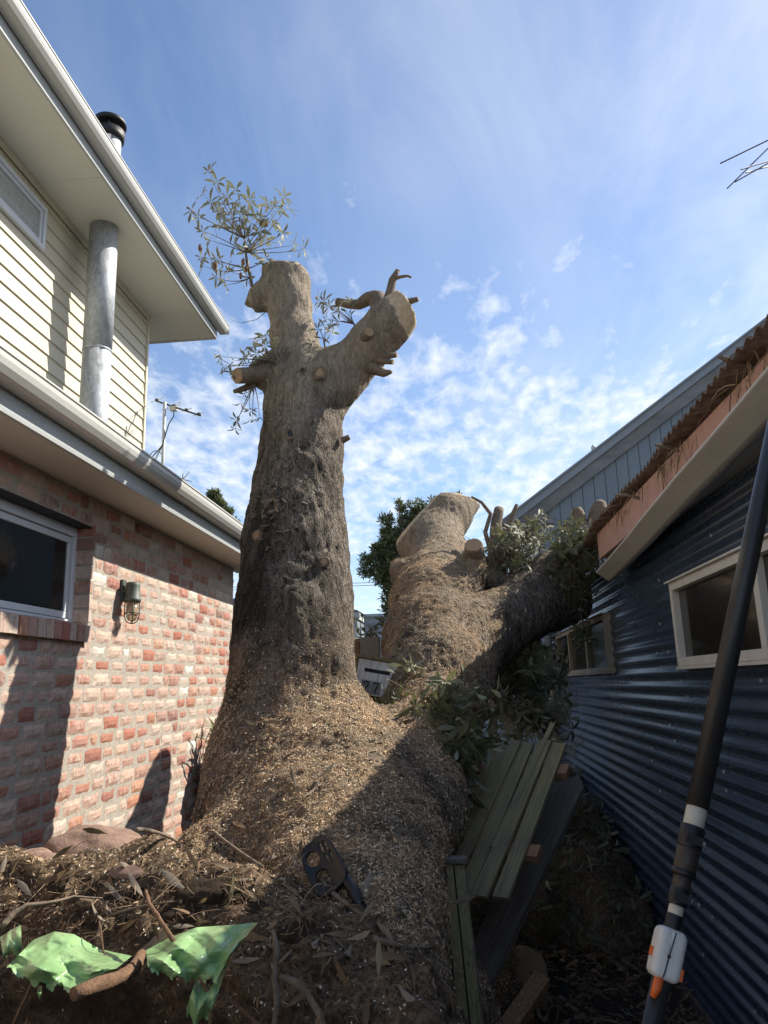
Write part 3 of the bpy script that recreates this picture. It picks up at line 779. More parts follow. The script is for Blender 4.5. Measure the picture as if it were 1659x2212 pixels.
# ------------------------------------------------------------------ right-hand shed
XS = 1.13
def shed():
    t = thing('corrugated_shed', (XS, 4.0, -.13), 'navy corrugated iron shed with a pink fascia and rusty roof edge', 'shed')
    Y0, Y1 = -1.0, 10.0; ZT = 2.262
    zs = np.arange(-.10, ZT, .0762 / 14); ph = 2 * math.pi * (zs - 1.4785) / .0762
    xs = XS + .0085 * np.cos(ph); ys = np.linspace(Y0, Y1, 45)
    vs = np.array([(x + (vn - .5) * .010, y, z) for (x, z) in zip(xs, zs) for y, vn in zip(ys, fbm(np.stack([ys * .9, ys * 0 + z * 1.4, ys * 0], 1), 2, 5))])
    I = np.arange(len(vs)).reshape(len(zs), len(ys)); q = np.stack([I[:-1, :-1], I[1:, :-1], I[1:, 1:], I[:-1, 1:]], -1).reshape(-1, 4)
    wl = ob('cladding', np_mesh('cladding', vs, q), m_navy, t)
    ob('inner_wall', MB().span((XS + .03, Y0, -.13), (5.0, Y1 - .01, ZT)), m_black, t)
    ob('base_trim', MB().span((XS - .03, Y0, -.16), (XS + .01, Y1, -.095)), m_greyplank, t)
    sc = MB()
    fb = MB(); fb.span((1.052, Y0, 2.262), (XS + .05, Y1, 2.275)); ob('soffit', fb, m_roof, t)
    mb = MB().span((1.022, Y0, 2.300), (1.05, 5.30, 2.475)); ob('fascia', mb, m_pink, t, label='salmon pink fascia board with flaking paint')
    ob('rafter_end', MB().span((1.06, 5.22, 2.28), (1.9, 5.27, 2.44)), m_freshwood, t)
    # roof: corrugations run up the slope
    y0, y1 = Y0, 6.1; n = int((y1 - y0) / .0762 * 10); vs = []; xe = .955
    for i in range(n + 1):
        y = y0 + (y1 - y0) * i / n; w = .0105 * math.cos(2 * math.pi * y / .0762)
        bend = -.10 * sstep(4.9, 6.1, np.array([y]))[0]; je = .006 * math.sin(y * 7.1) + .02 * max(0, math.sin(y * 2.05)) 
        for x, z in ((xe + je, 2.512), (1.5, 2.60), (5.2, 3.22)):
            vs.append((x, y, z + w + bend))
    N = (n + 1) * 3; vs += [(x + .001, y, z - .005) for x, y, z in vs]; fs = []
    for i in range(n):
        for j in (0, 1):
            a = i * 3 + j; fs.append((a, a + 1, a + 4, a + 3)); fs.append((N + a, N + a + 3, N + a + 4, N + a + 1))
        a = i * 3; fs.append((a, a + 3, N + a + 3, N + a))
    ob('roof', MB().add(vs, fs), m_rust, t, True)
    # gutter knocked off the fascia: a long quad profile hanging along the eave, its far end lower
    A = V(.845, -.9, 2.40); B = V(.935, 4.98, 2.105)
    prof = [(0, .078), (-.004, .074), (-.004, .064), (.004, .060), (.075, .004), (.082, 0), (.118, 0), (.122, .004), (.122, .09), (.118, .09), (.118, .005), (.084, .004), (.078, .007), (.008, .064), (.004, .078)]
    n = 12; vs = []; fs = []
    for i in range(n + 1):
        f = i / n; c = A.lerp(B, f)
        for x, z in prof: vs.append((c.x + x * .85, c.y, c.z + z * .85 + .004 * math.sin(i * 1.7)))
    k = len(prof)
    for i in range(n):
        for j in range(k): a = i * k + j; b = i * k + (j + 1) % k; fs.append((a, b, b + k, a + k))
    gt = ob('gutter', MB().add(vs, fs), m_gutter2, t, True, label='cream gutter hanging loose along the shed eave')
    gt.data.polygons.foreach_set('use_smooth', [True] * len(gt.data.polygons))
    # soffit lining between gutter and wall
    n = 10; vs = []; fs = []
    for i in range(n + 1):
        f = i / n; c = A.lerp(B, f); vs += [(c.x + .11, c.y, c.z + .012), (XS + .004, c.y, 2.262), (XS + .004, c.y, 2.27), (c.x + .11, c.y, c.z + .03)]
    for i in range(n):
        for j in range(4): a = 4 * i + j; b = 4 * i + (j + 1) % 4; fs.append((a, b, b + 4, a + 4))
    ob('eave_lining', MB().add(vs, fs), m_gutter2, t)
    # windows
    def window(name, y0, y1, z0, z1, mull, mat, gl, fw, lab):
        w = ob(name, MB().span((XS - .004, y0 + .01, z0 + .01), (XS + .02, y1 - .01, z1 - .01)), m_black, t, label=lab)
        x0, x1 = XS - .050, XS + .006
        fr = MB(); fr.span((x0, y0, z1 - fw), (x1, y1, z1)); fr.span((x0, y0, z0), (x1, y1, z0 + fw)); fr.span((x0, y0, z0 + fw), (x1, y0 + fw, z1 - fw)); fr.span((x0, y1 - fw, z0 + fw), (x1, y1, z1 - fw))
        bevel(ob('frame', fr, mat, w), .003); ed = [y0 + fw] + mull + [y1 - fw]
        for m in mull: bevel(ob('mullion', MB().span((x0 + .004, m - fw * .6, z0 + fw), (x1 - .002, m + fw * .6, z1 - fw)), mat, w), .003)
        for a, b in zip(ed[:-1], ed[1:]): ob('pane', MB().span((XS - .016, a - .0, z0 + fw - .005), (XS - .010, b, z1 - fw + .005)), gl, w)
        ob('sill', MB().box((XS - .030, (y0 + y1) / 2, z0 - .008), (.05, y1 - y0 + .03, .014)), mat, w)
        ob('head_flashing', MB().box((XS - .032, (y0 + y1) / 2, z1 + .005), (.07, y1 - y0 + .03, .008)), mat, w)
    window('window', 5.67, 8.44, 1.545, 1.955, [6.55, 7.55], m_beige, m_glass2, .034, 'long three pane window with beige timber frame')
    window('window', 1.55, 3.91, 1.545, 1.95, [2.83], m_whiteframe, m_glass2, .040, 'sliding window with white frame')
    # downpipe beyond the long window
    x, y = XS - .055, 9.05
    ob('downpipe', MB().tube([(x, y, -.1), (x, y, 2.25)], .048, 16), m_pvc, t, True)
    r = random.Random(3); mb = MB()
    for _ in range(90):
        y = r.uniform(.5, 6.5); z = -.10 + .0762 * r.randrange(2, 30) + .05; zz = z
        mb.box((XS - .0105, y, zz), (.006, .012, .012))
    ob('roofing_screw', mb, m_galv, wl, kind='stuff')
shed()

def roof_aerial():
    # aerial on the shed roof, mostly out of the picture: its rods poke into it
    t = thing('roof_antenna', (2.75, 4.6, 2.75), 'TV antenna on the shed roof with thin dark rods poking into the sky', 'antenna')
    ob('mast', MB().tube([(2.75, 4.6, 2.75), (2.75, 4.6, 5.15)], .018, 10), m_galv, t, True)
    rods = [((1556, 353), (1690, 288)), ((1571, 407), (1690, 290)), ((1588, 393), (1720, 318)), ((1601, 366), (1720, 330)), ((1611, 373), (1720, 343))]
    Y = 4.4
    ends = []
    for i, (a, b) in enumerate(rods):
        p = onY(*a, Y - .1 * i); q = onY(*b, Y + .1); ends.append(q); ob('element', MB().tube([p, q], .0042, 6), m_wire, t)
    for e in ends: ob('arm', MB().tube([e, V(2.75, 4.6, 5.0)], .005, 6), m_wire, t)
    ob('boom', MB().tube([V(2.3, 4.3, 5.0), V(3.1, 4.9, 5.02)], .012, 8), m_wire, t)
roof_aerial()

def gable():
    Y = 11.0
    a = onY(1085, 1128, Y); b = onY(1659, 688, Y); s = (b.z - a.z) / (b.x - a.x)
    t = thing('gabled_building', (1.29, Y, -.13), 'blue grey vertical boarded gable building behind the rusty shed roof', 'building')
    zt = lambda x: a.z + s * (x - a.x)
    x0 = 1.29; w = .172; x = x0
    ob('wall', MB().prism([(x0, 0, -.13), (9, 0, -.13), (9, 0, zt(6.2) - .2), (6.2, 0, zt(6.2) - .2), (x0, 0, zt(x0) - .2)], (0, Y + .03, 0), (0, Y + 6, 0)), m_bluegrey, t)
    while x < 6.1:
        xe = x + w - .009
        ob('board', MB().prism([(x, 0, -.12), (xe, 0, -.12), (xe, 0, zt(xe) - .2), (x, 0, zt(x) - .2)], (0, Y + .004, 0), (0, Y + .029, 0)), m_bluegrey, t); x += w
    c = V(1, 0, s).normalized(); L = 7.2
    def slat(off0, off1, y0, y1, mat, nm, xs=a.x):
        p = V(xs, 0, zt(xs)); n_ = V(-s, 0, 1).normalized()
        ob(nm, MB().prism([p + n_ * off0, p + c * L + n_ * off0, p + c * L + n_ * off1, p + n_ * off1], (0, y0, 0), (0, y1, 0)), mat, t)
    slat(-.285, -.105, Y - .05, Y + .003, m_bargewood, 'barge_board', a.x + .12); slat(-.11, -.004, Y - .085, Y - .051, m_cap, 'barge_capping'); slat(-.005, .02, Y - .13, Y + 6, m_cap, 'roof_edge')
    z = zt(1.29) - .42
    ob('eave_return', MB().span((a.x + .1, Y - .045, z), (1.52, Y + .3, z + .12)), m_bargewood, t)
    p = onY(1282, 968, Y); ob('vent', MB().tube([p - V(0, 0, .1), p + V(0, 0, .02), p + V(0, 0, .05)], [.035, .035, .01], 10), m_whiteframe, t)
gable()

def far_things():
    Y = 14.0
    a = onY(770, 1312, Y)
    t = thing('far_outbuilding', (a.x - 1.2, Y, -.13), 'small pale outbuilding with a white gutter between the two tree stems', 'outbuilding')
    zt = onY(775, 1335, Y).z; xr = onY(772, 1340, Y).x
    ob('wall', MB().span((xr - 3, Y, -.13), (xr, Y + 3, zt)), m_bluegrey, t)
    ob('gutter', MB().span((xr - 3.1, Y - .12, zt), (xr + .06, Y, zt + .10)), m_gutter, t); ob('fascia', MB().span((xr, Y - .1, zt - .02), (xr + .03, Y + 3, zt + .14)), m_whiteframe, t)
    ob('roof', MB().prism([(xr - 3.1, 0, zt + .1), (xr + .08, 0, zt + .1), (xr - 1.5, 0, zt + .8)], (0, Y - .1, 0), (0, Y + 3.1, 0)), m_roof, t)
    ob('corner_strip', MB().span((xr - .12, Y - .01, -.13), (xr + .002, Y + .0, zt)), m_whiteframe, t)
    t = thing('metal_fence', (xr + .1, Y + .6, -.13), 'pale blue corrugated sheet fence seen between the two tree stems', 'fence')
    z0, z1 = -.12, onY(800, 1330, Y + .6).z
    zs = np.arange(z0, z1, .02); vs = []
    for z in zs: x_ = .018 * math.sin(2 * math.pi * z / .16); vs += [(xr + .05, Y + .6 + x_, z), (xr + 4.5, Y + .6 + x_, z)]
    fs = [(2 * i, 2 * i + 1, 2 * i + 3, 2 * i + 2) for i in range(len(zs) - 1)]
    ob('sheet', MB().add(vs, fs), m_farblue, t, True); ob('rail', MB().span((xr + .05, Y + .55, z1 - .02), (xr + 4.5, Y + .66, z1 + .03)), m_farblue, t)
    for i, py in enumerate((1258, 1264)):
        p = onY(300, py + (560 - 300) * .0, 40.0); q = onY(1300, py + 2, 40.0)
        z = onY(815, py, 40.0).z
        ob('power_line', MB().tube([V(-30, 40, z + .5), V(-12, 40, z + .08), V(-4, 40, z), V(6, 40, z + .12), V(30, 40, z + .6)], .014, 5), m_wire, label=('upper' if i == 0 else 'lower') + ' thin power line crossing the low clouds between the stems', cat='power line', group='power lines')
far_things()

# ------------------------------------------------------------------ the big uprooted tree
def C(x, y, Y, r): return (onY(x, y, Y), r * Y / 1690.0)

def tube_stub(mb, pts, seg=12):
    mb.tube([p for p, r in pts], [r for p, r in pts], seg); return mb

def wobble(mb, amp, sc, seed):
    v = np.array(mb.v, np.float32)
    d = np.stack([fbm(v * sc + 9.1 * i, 3, seed + i) - .5 for i in range(3)], 1) * 2 * amp
    mb.v = [tuple(p) for p in v + d]; return mb

def disc(name, p, nrm, r, mat, parent, th=.006, seg=28, jag=.05):
    nrm = Vector(nrm).normalized(); q = nrm.to_track_quat('Z', 'Y'); rr = random.Random(int(abs(p[0] * 7919 + p[2] * 104729)) + 3)
    rs = [r * (1 + rr.uniform(-jag, jag)) for _ in range(seg)]
    ring = lambda z, f: [(math.cos(2 * math.pi * k / seg) * rs[k] * f, math.sin(2 * math.pi * k / seg) * rs[k] * f, z) for k in range(seg)]
    vs = ring(-th, 1.0) + ring(th * .4, 1.0) + ring(th, .96)
    fs = [tuple(range(2 * seg, 3 * seg))] + [tuple(range(seg))[::-1]]
    for a in (0, seg):
        for k in range(seg): fs.append((a + k, a + (k + 1) % seg, a + seg + (k + 1) % seg, a + seg + k))
    return ob(name, MB().add(vs, fs), mat, parent, mw=Matrix.Translation(p) @ q.to_matrix().to_4x4())

TREE = {}
def tree():
    f = Field((-2.0, 1.9, -.35), (1.35, 7.5, 5.0), .021)
    main = [C(612, 572, 4.98, 52), C(618, 610, 4.96, 52), C(626, 665, 4.92, 46), C(634, 730, 4.87, 50), C(648, 800, 4.82, 64), C(655, 870, 4.78, 84), C(652, 960, 4.70, 89), C(644, 1050, 4.62, 95), C(642, 1130, 4.55, 101),
            C(639, 1200, 4.50, 111), C(637, 1300, 4.42, 120), C(632, 1400, 4.35, 126), C(630, 1500, 4.25, 130), C(628, 1600, 4.15, 138), C(628, 1680, 4.05, 144), C(632, 1760, 3.8, 148)]
    f.chain(main, .10)
    fork = [C(700, 862, 4.80, 58), C(752, 800, 4.78, 53), C(800, 744, 4.74, 50), C(840, 700, 4.70, 50), C(890, 650, 4.66, 47)]
    f.chain(fork, .09)
    f.chain([C(690, 800, 4.78, 46), C(722, 790, 4.74, 36), C(735, 830, 4.74, 40)], .08)
    # left knob under the top, burls and knots
    f.chain([C(590, 630, 4.93, 34), C(560, 640, 4.9, 22), C(548, 648, 4.88, 14)], .09)
    f.chain([C(585, 640, 4.93, 20), C(556, 668, 4.9, 9)], .05)
    f.chain([C(600, 800, 4.75, 34), C(570, 805, 4.70, 26), C(545, 812, 4.66, 21)], .10)
    f.chain([C(610, 790, 4.72, 26), C(588, 775, 4.68, 18)], .06)
    for x, y, Y, r in ((580, 1080, 4.42, 26), (566, 1120, 4.45, 22), (600, 1100, 4.37, 20), (556, 1165, 4.46, 22), (596, 1065, 4.40, 16), (626, 938, 4.50, 20),
                       (668, 800, 4.66, 18), (690, 806, 4.64, 16), (590, 1480, 4.0, 36), (700, 1440, 4.0, 36)):
        p, rr = C(x, y, Y, r); f.cone(p, p + V(0, .12, 0), rr, rr, .10)
    for (x0, y0, Ya), (x1, y1, Yb), r0_, r1_, hole in (((640, 1150, 4.30), (641, 1146, 4.205), 27, 17, 8), ((626, 942, 4.52), (627, 938, 4.435), 25, 14, 6), ((700, 1217, 4.26), (701, 1214, 4.195), 22, 10, 0), ((700, 811, 4.68), (693, 806, 4.60), 22, 15, 0), ((660, 805, 4.68), (655, 801, 4.61), 14, 8, 3), ((588, 1098, 4.38), (590, 1095, 4.31), 30, 18, 8), ((560, 1160, 4.44), (556, 1158, 4.38), 26, 16, 0), ((668, 1000, 4.45), (670, 998, 4.385), 12, 7, 0), ((600, 1290, 4.18), (600, 1288, 4.12), 16, 9, 0), ((622, 608, 4.86), (624, 606, 4.79), 14, 7, 0)):
        a, ra = C(x0, y0, Ya, r0_); b, rb = C(x1, y1, Yb, r1_); f.cone(a, b, ra, rb, .06)
        if hole: h_ = hole * Yb / 1690; f.cone(b + V(0, -.08, 0), b + V(0, .03, 0), h_, h_ * .8, .012, sub=True)
    # vertical flutes low on the trunk
    for x, y, x2, y2, Y in ((585, 1250, 560, 1560, 4.02), (700, 1330, 705, 1560, 3.98), (556, 1330, 530, 1640, 4.08), (640, 1300, 640, 1600, 3.92)):
        f.cone(onY(x, y, Y + .16), onY(x2, y2, Y - .04), .05, .10, .12)
    # root flare running toward the camera and the saddle to the second stem
    fl = [C(625, 1720, 3.9, 155), C(660, 1840, 3.35, 150), C(690, 1960, 2.85, 150)]; f.chain(fl, .25)
    fl2 = [C(700, 1640, 4.0, 140), C(770, 1750, 3.6, 145), C(785, 1880, 3.1, 128), C(795, 2010, 2.65, 116), C(845, 2190, 2.30, 120)]; f.chain(fl2, .25)
    fl3 = [C(715, 1640, 4.2, 100), C(800, 1672, 4.2, 100), C(880, 1680, 4.25, 105), C(918, 1610, 4.5, 105)]; f.chain(fl3, .16)
    fl4 = [C(900, 1640, 4.2, 100), C(908, 1750, 3.7, 84), C(855, 1890, 3.1, 62)]; f.chain(fl4, .14)
    f.chain([C(575, 1640, 4.05, 95), C(535, 1770, 3.65, 70), C(465, 1870, 3.15, 58), C(380, 1905, 2.9, 50)], .18)
    f.cone((-.9, 3.8, .2), (-.3, 3.4, .1), .5, .42, .25); f.cone((-.1, 4.5, .2), (-.1, 4.0, .1), .35, .3, .2)
    # second stem, leaning away
    st = [C(925, 1570, 4.65, 110), C(942, 1480, 4.95, 110), C(938, 1390, 5.35, 104), C(938, 1310, 5.8, 88), C(938, 1262, 6.1, 66), C(946, 1222, 6.35, 57), C(942, 1185, 6.5, 54)]
    f.chain(st, .14); f.chain([C(965, 1262, 6.05, 40), C(972, 1205, 6.4, 30), C(965, 1160, 6.6, 30)], .16)
    f.chain([C(935, 1190, 6.5, 50), C(902, 1172, 6.6, 42), C(915, 1150, 6.7, 48)], .10)
    f.chain([C(938, 1160, 6.6, 52), C(968, 1115, 6.8, 50), C(1010, 1082, 6.95, 30)], .08)
    f.chain([C(900, 1260, 6.0, 46), C(872, 1240, 6.15, 26), C(862, 1225, 6.2, 17)], .08)
    f.chain([C(985, 1290, 5.75, 60), C(1012, 1240, 5.8, 34), C(1022, 1205, 5.82, 24)], .10)
    # heavy limb to the shed
    lm = [C(960, 1440, 5.1, 100), C(1020, 1390, 5.35, 78), C(1075, 1350, 5.55, 64), C(1130, 1318, 5.75, 60), C(1190, 1295, 5.95, 58), C(1262, 1282, 6.12, 52)]
    f.chain(lm, .12)
    f.chain([C(1150, 1290, 5.85, 50), C(1185, 1240, 6.0, 38), C(1225, 1195, 6.15, 30), C(1262, 1155, 6.3, 24)], .10)
    f.chain([C(1030, 1200, 6.2, 16), C(1045, 1240, 6.1, 22), C(1075, 1262, 6.0, 26), C(1120, 1275, 5.95, 34)], .06)
    # saw cuts
    tp = onY(614, 575, 4.97); f.cut(tp, (.12, -.25, 1), (-1.7, 4.4, tp.z - .25), (-.8, 5.6, 5.0))
    fe = onY(878, 662, 4.66); fn = V(.80, .12, .52).normalized(); f.cut(fe, fn, (fe.x - .22, 4.2, fe.z - .35), (.2, 5.3, 5.0))
    c1 = onY(905, 1120, 6.75); n1 = V(-.74, -.10, .64); c1 = onY(880, 1140, 6.6); f.cut(c1, n1, (-1.0, 6.2, 2.62), (.1, 7.4, 3.6))
    c2 = onY(1000, 1086, 6.95); f.cut(c2, (.15, .2, 1), (-.6, 6.3, 2.9), (.5, 7.5, 3.6))
    nt_ = onY(622, 560, 4.9); f.cone(nt_ + V(0, -.1, 0), nt_ + V(.02, .15, .0), .05, .06, .03, sub=True); nt_ = onY(660, 566, 4.85); f.cone(nt_, nt_ + V(0, .3, 0), .03, .03, .02, sub=True)
    le = onY(1264, 1282, 6.12); f.cut(le, (1, .1, .05), (.9, 5.5, 1.7), (1.35, 6.7, 2.6))
    v, q = f.mesh()
    v = relax(v, q, 2, .5); n = vnormals(v, q)
    z = v[:, 2]; x = v[:, 0]; y = v[:, 1]
    cutm = np.zeros(len(v), np.float32)
    for p, nn, R in ((tp, V(.12, -.25, 1), .3), (c1, n1, 1.0), (c2, V(.15, .2, 1), .5), (fe, fn, .35), (le, V(1, .1, .05), .4)):
        nn = nn.normalized(); d = (v - np.array(p)) @ np.array(nn); near = np.linalg.norm(v - np.array(p), axis=1) < R
        cutm = np.maximum(cutm, near * (np.abs(d) < .03) * ((n @ np.array(nn)) > .6))
    # torn pale collar round the end of the fork
    d = (v - np.array(fe)) @ np.array(fn); ang = fbm(v * 7, 3, 77)
    collar = (np.linalg.norm(v - np.array(fe), axis=1) < .33) * (d > -.085 - .10 * (ang - .5) * 2 - .06 * np.clip((x - fe.x) * 3, -1, 1))
    cutm = np.maximum(cutm, collar * .95)
    second = sstep(4.6, 5.1, y) * sstep(-.75, -.55, x)
    limb = sstep(.25, .45, x) * sstep(4.8, 5.1, y)
    up = np.clip(n[:, 2], 0, 1)
    low = sstep(1.95, 1.15, z) * (1 - second)
    dust = np.clip(low * (.55 + .6 * up) + second * (.30 + .75 * up) * (1 - .75 * sstep(2.35, 2.7, z)) - limb * .75 + .25 * up * sstep(2.2, 1.6, z), 0, 1)
    dust = np.clip(dust * (.45 + .8 * sstep(.34, .58, fbm(v * np.array([4, 4, 5]), 4, 4))), 0, 1)
    # undersides and the side over the pit keep bare bark or soil
    smooth_ = np.clip(sstep(3.0, 3.7, z + (fbm(v * 3, 3, 9) - .5) * 1.3) * .95 + second * sstep(2.2, 2.7, z) * .8, 0, 1)
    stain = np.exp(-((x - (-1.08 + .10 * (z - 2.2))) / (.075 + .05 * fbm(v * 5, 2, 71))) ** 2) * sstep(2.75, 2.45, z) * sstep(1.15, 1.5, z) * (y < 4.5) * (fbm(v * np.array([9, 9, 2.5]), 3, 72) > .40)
    # bark relief
    pv = v * np.array([27, 27, 5.0]); wob = fbm(v * 4, 2, 21)[:, None] * 2.2
    ridge = 1 - np.abs(fbm(pv + wob, 3, 31) - .5) * 4
    fine = fbm(v * np.array([46, 46, 11]), 2, 41) - .5
    lump = fbm(v * 4.5, 3, 51) - .5
    amp = (1 - cutm * .9) * (.017 * (1 - .55 * smooth_))
    disp = amp * (ridge - .35) + fine * .012 * (1 - cutm) * (1 - .5 * smooth_) + lump * (.016 + .045 * low) * (1 - cutm) + dust * (fbm(v * 30, 3, 61) - .5) * .020
    v = v + n * disp[:, None]
    t = thing('banksia_tree', (-.6, 3.9, -.1), 'huge uprooted banksia with two lopped stems, its base covered in sawdust', 'tree')
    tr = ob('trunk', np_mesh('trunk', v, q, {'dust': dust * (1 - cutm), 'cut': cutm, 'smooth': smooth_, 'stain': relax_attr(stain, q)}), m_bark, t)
    TREE.update(root=t, v=v, q=q, n=n, dust=dust * (1 - cutm), second=second, limb=limb, low=low)

    def stub(pts, face=True, seg=14, mat=m_branch, r_face=None):
        P_ = [C(*a) for a in pts]
        mb = MB(); # densify
        dense = []
        for (a, ra), (b, rb) in zip(P_[:-1], P_[1:]):
            for k in range(4): dense.append((a.lerp(b, k / 4), ra + (rb - ra) * k / 4))
        dense.append(P_[-1]); tube_stub(mb, dense, seg)
        wobble(mb, P_[-1][1] * .10, 14, int(pts[0][0]))
        o = ob('branch_stub', mb, mat, t, True)
        if face:
            d = (P_[-1][0] - P_[-2][0]).normalized(); disc('cut_face', P_[-1][0] + d * .003, d, P_[-1][1] * .96, m_cut, o)
        return o
    stub([(575, 806, 4.66, 23), (545, 811, 4.60, 21), (513, 812, 4.50, 19)])
    stub([(560, 822, 4.66, 11), (530, 838, 4.62, 8), (505, 846, 4.58, 5)], False)
    stub([(788, 732, 4.62, 17), (797, 718, 4.54, 12)])
    bvt = BVHTree.FromPolygons([tuple(a) for a in v.tolist()], [tuple(a) for a in q.tolist()])
    def knot(x, y, Y, rpx, hole=True, nx=0.0):
        h0 = bvt.ray_cast(Vector(CAM), Vector(_ray(x, y)).normalized()); Y = h0[0].y - .004 if h0[0] else Y
        p, r = C(x, y, Y, rpx); q = V(nx, -1, .12).normalized().to_track_quat('Z', 'Y')
        ring = [p + q @ V(math.cos(a) * r, math.sin(a) * r * 1.1, .004 * math.sin(3 * a)) for a in np.linspace(0, 2 * math.pi, 25)]
        o = ob('knot', wobble(MB().tube(ring, r * .42, 10, False), r * .16, 30, x), m_branch, t, True)
        disc('knot_core', p - q @ V(0, 0, -.002 if hole else -.006), q @ V(0, 0, 1), r * .85, m_black if hole else m_cut, o)
    knot(641, 1146, 4.20, 15); knot(627, 938, 4.43, 11); knot(701, 1214, 4.19, 9, False); knot(692, 806, 4.60, 13, False, -.2); knot(654, 800, 4.61, 6); knot(588, 1094, 4.31, 14, True, -.3); knot(556, 1157, 4.38, 10, False, -.5)
    # bark flakes curling round the old burl
    rr = random.Random(12)
    for _ in range(46):
        x, y = rr.gauss(585, 22), rr.gauss(1105, 45); off = (640 - x) / 105; h0 = bvt.ray_cast(Vector(CAM), Vector(_ray(x, y)).normalized()); p = (h0[0] if h0[0] else onY(x, y, 4.4)) + V(0, -.006, 0); L = rr.uniform(.02, .05)
        d = V(rr.uniform(-1, 1), rr.uniform(-.6, -.1), rr.uniform(-1, .6)).normalized(); w_ = V(0, -.4, 1).cross(d).normalized() * rr.uniform(.006, .014)
        ob('bark_flake', MB().prism([p - w_, p + w_, p + w_ * .5 + d * L, p - w_ * .5 + d * L], (0, 0, 0), (0, .005, .003)), m_branch, t)
    stub([(738, 952, 4.6, 8), (752, 945, 4.6, 7)])
    stub([(812, 772, 4.68, 11), (855, 767, 4.65, 6)]); stub([(806, 778, 4.68, 10), (847, 782, 4.65, 6)]); stub([(792, 790, 4.7, 18), (830, 806, 4.68, 10), (846, 803, 4.66, 4)], False)
    # dead snags on the fork
    stub([(838, 660, 4.68, 18), (843, 630, 4.68, 11), (848, 605, 4.68, 9.5), (858, 586, 4.68, 6)])
    stub([(850, 602, 4.68, 5.5), (866, 598, 4.66, 4), (880, 596, 4.64, 3.2), (888, 599, 4.63, 2.6)], False)
    stub([(845, 668, 4.66, 15), (872, 655, 4.62, 10), (903, 646, 4.58, 6)], False)
    stub([(822, 690, 4.72, 20), (815, 645, 4.78, 22), (796, 645, 4.80, 17), (775, 658, 4.82, 13), (752, 657, 4.83, 11), (730, 652, 4.85, 10)])
    stub([(540, 660, 4.9, 14), (548, 630, 4.9, 12), (560, 612, 4.9, 8)], False)
    # stubs of the second stem
    stub([(1020, 1222, 5.85, 25), (1025, 1195, 5.75, 23), (1023, 1178, 5.68, 21)])
    stub([(1078, 1260, 6.05, 20), (1070, 1200, 6.15, 17), (1072, 1130, 6.25, 13), (1078, 1100, 6.28, 11)])
    stub([(1055, 1215, 6.15, 10), (1080, 1170, 6.2, 8), (1104, 1120, 6.2, 6), (1116, 1092, 6.2, 4.5)])
    stub([(1060, 1190, 6.2, 6), (1048, 1150, 6.2, 5), (1060, 1110, 6.2, 4.5), (1040, 1085, 6.2, 3.5), (1018, 1073, 6.2, 2.5)], False)
    stub([(860, 1242, 6.15, 16), (862, 1228, 6.1, 17), (864, 1220, 6.08, 12)], False)
    stub([(890, 1226, 6.2, 5), (892, 1212, 6.18, 4)])
    # stubs resting on the shed roof
    stub([(1245, 1165, 6.3, 24), (1250, 1130, 6.3, 20), (1247, 1105, 6.28, 14), (1246, 1097, 6.28, 9)], False)
    stub([(1255, 1165, 6.3, 20), (1285, 1135, 6.3, 20), (1294, 1100, 6.28, 19), (1296, 1085, 6.28, 13), (1296, 1080, 6.28, 5)], False)
    stub([(1232, 1150, 6.3, 8), (1228, 1128, 6.3, 7), (1230, 1121, 6.3, 4)], False)
    stub([(1010, 1385, 5.0, 9), (1012, 1368, 4.93, 7)]); stub([(952, 1335, 5.3, 5), (950, 1318, 5.25, 3)], False)
    stub([(1010, 1535, 4.55, 16), (1030, 1530, 4.45, 13), (1060, 1523, 4.38, 11)])
    stub([(975, 1372, 4.95, 10), (985, 1395, 4.9, 14)], False)
    # split-open heartwood rim on the far stem's sawn end
tree()

# ------------------------------------------------------------------ soil mound torn up with the root plate
MOUND = {}
def mound():
    f = Field((-2.35, 1.2, -.35), (.7, 4.6, 1.35), .021)
    ridge = [((-2.5, 2.75, .50), .32), ((-1.95, 2.72, .60), .30), ((-1.45, 2.62, .66), .27), ((-1.05, 2.52, .70), .25), ((-.72, 2.42, .64), .27), ((-.45, 2.30, .60), .26), ((-.26, 2.12, .50), .24), ((-.14, 1.98, .34), .24)]
    f.chain(ridge, .18)
    f.cone((-2.2, 3.4, .2), (-1.2, 3.3, .2), .45, .4, .2); f.cone((-2.4, 4.2, .1), (-1.5, 4.2, .15), .45, .4, .2)
    f.cone((-2.3, 2.55, .0), (-.2, 2.45, -.05), .38, .42, .2); f.cone((-.5, 2.3, .1), (-.12, 2.2, -.1), .36, .26, .2)
    f.cone((-.6, 2.05, .25), (-.24, 1.95, .2), .26, .24, .2); f.cone((-.4, 1.85, .05), (-.16, 1.9, -.1), .32, .26, .2)
    # the hollow torn open under the lip
    f.cone((-1.9, 1.95, .33), (-.95, 2.02, .36), .30, .26, .10, sub=True); f.cone((-.9, 1.95, .30), (-.62, 1.98, .30), .16, .10, .08, sub=True)
    v, q = f.mesh(); v = relax(v, q, 1, .5); n = vnormals(v, q)
    d = (fbm(v * 5, 4, 5) - .5) * .16 + (fbm(v * 17, 3, 6) - .5) * .07 + (fbm(v * 45, 2, 7) - .5) * .03
    v = v + n * d[:, None]; n = vnormals(v, q)
    litter = np.clip(n[:, 2] * 1.3, 0, 1) * sstep(.3, .6, v[:, 2])
    ob('soil_mound', np_mesh('soil_mound', v, q, {'litter': litter}), m_soil, kind='structure', label='mound of dark soil lifted by the torn up roots')
    MOUND.update(v=v, q=q, n=n, litter=litter)
mound()

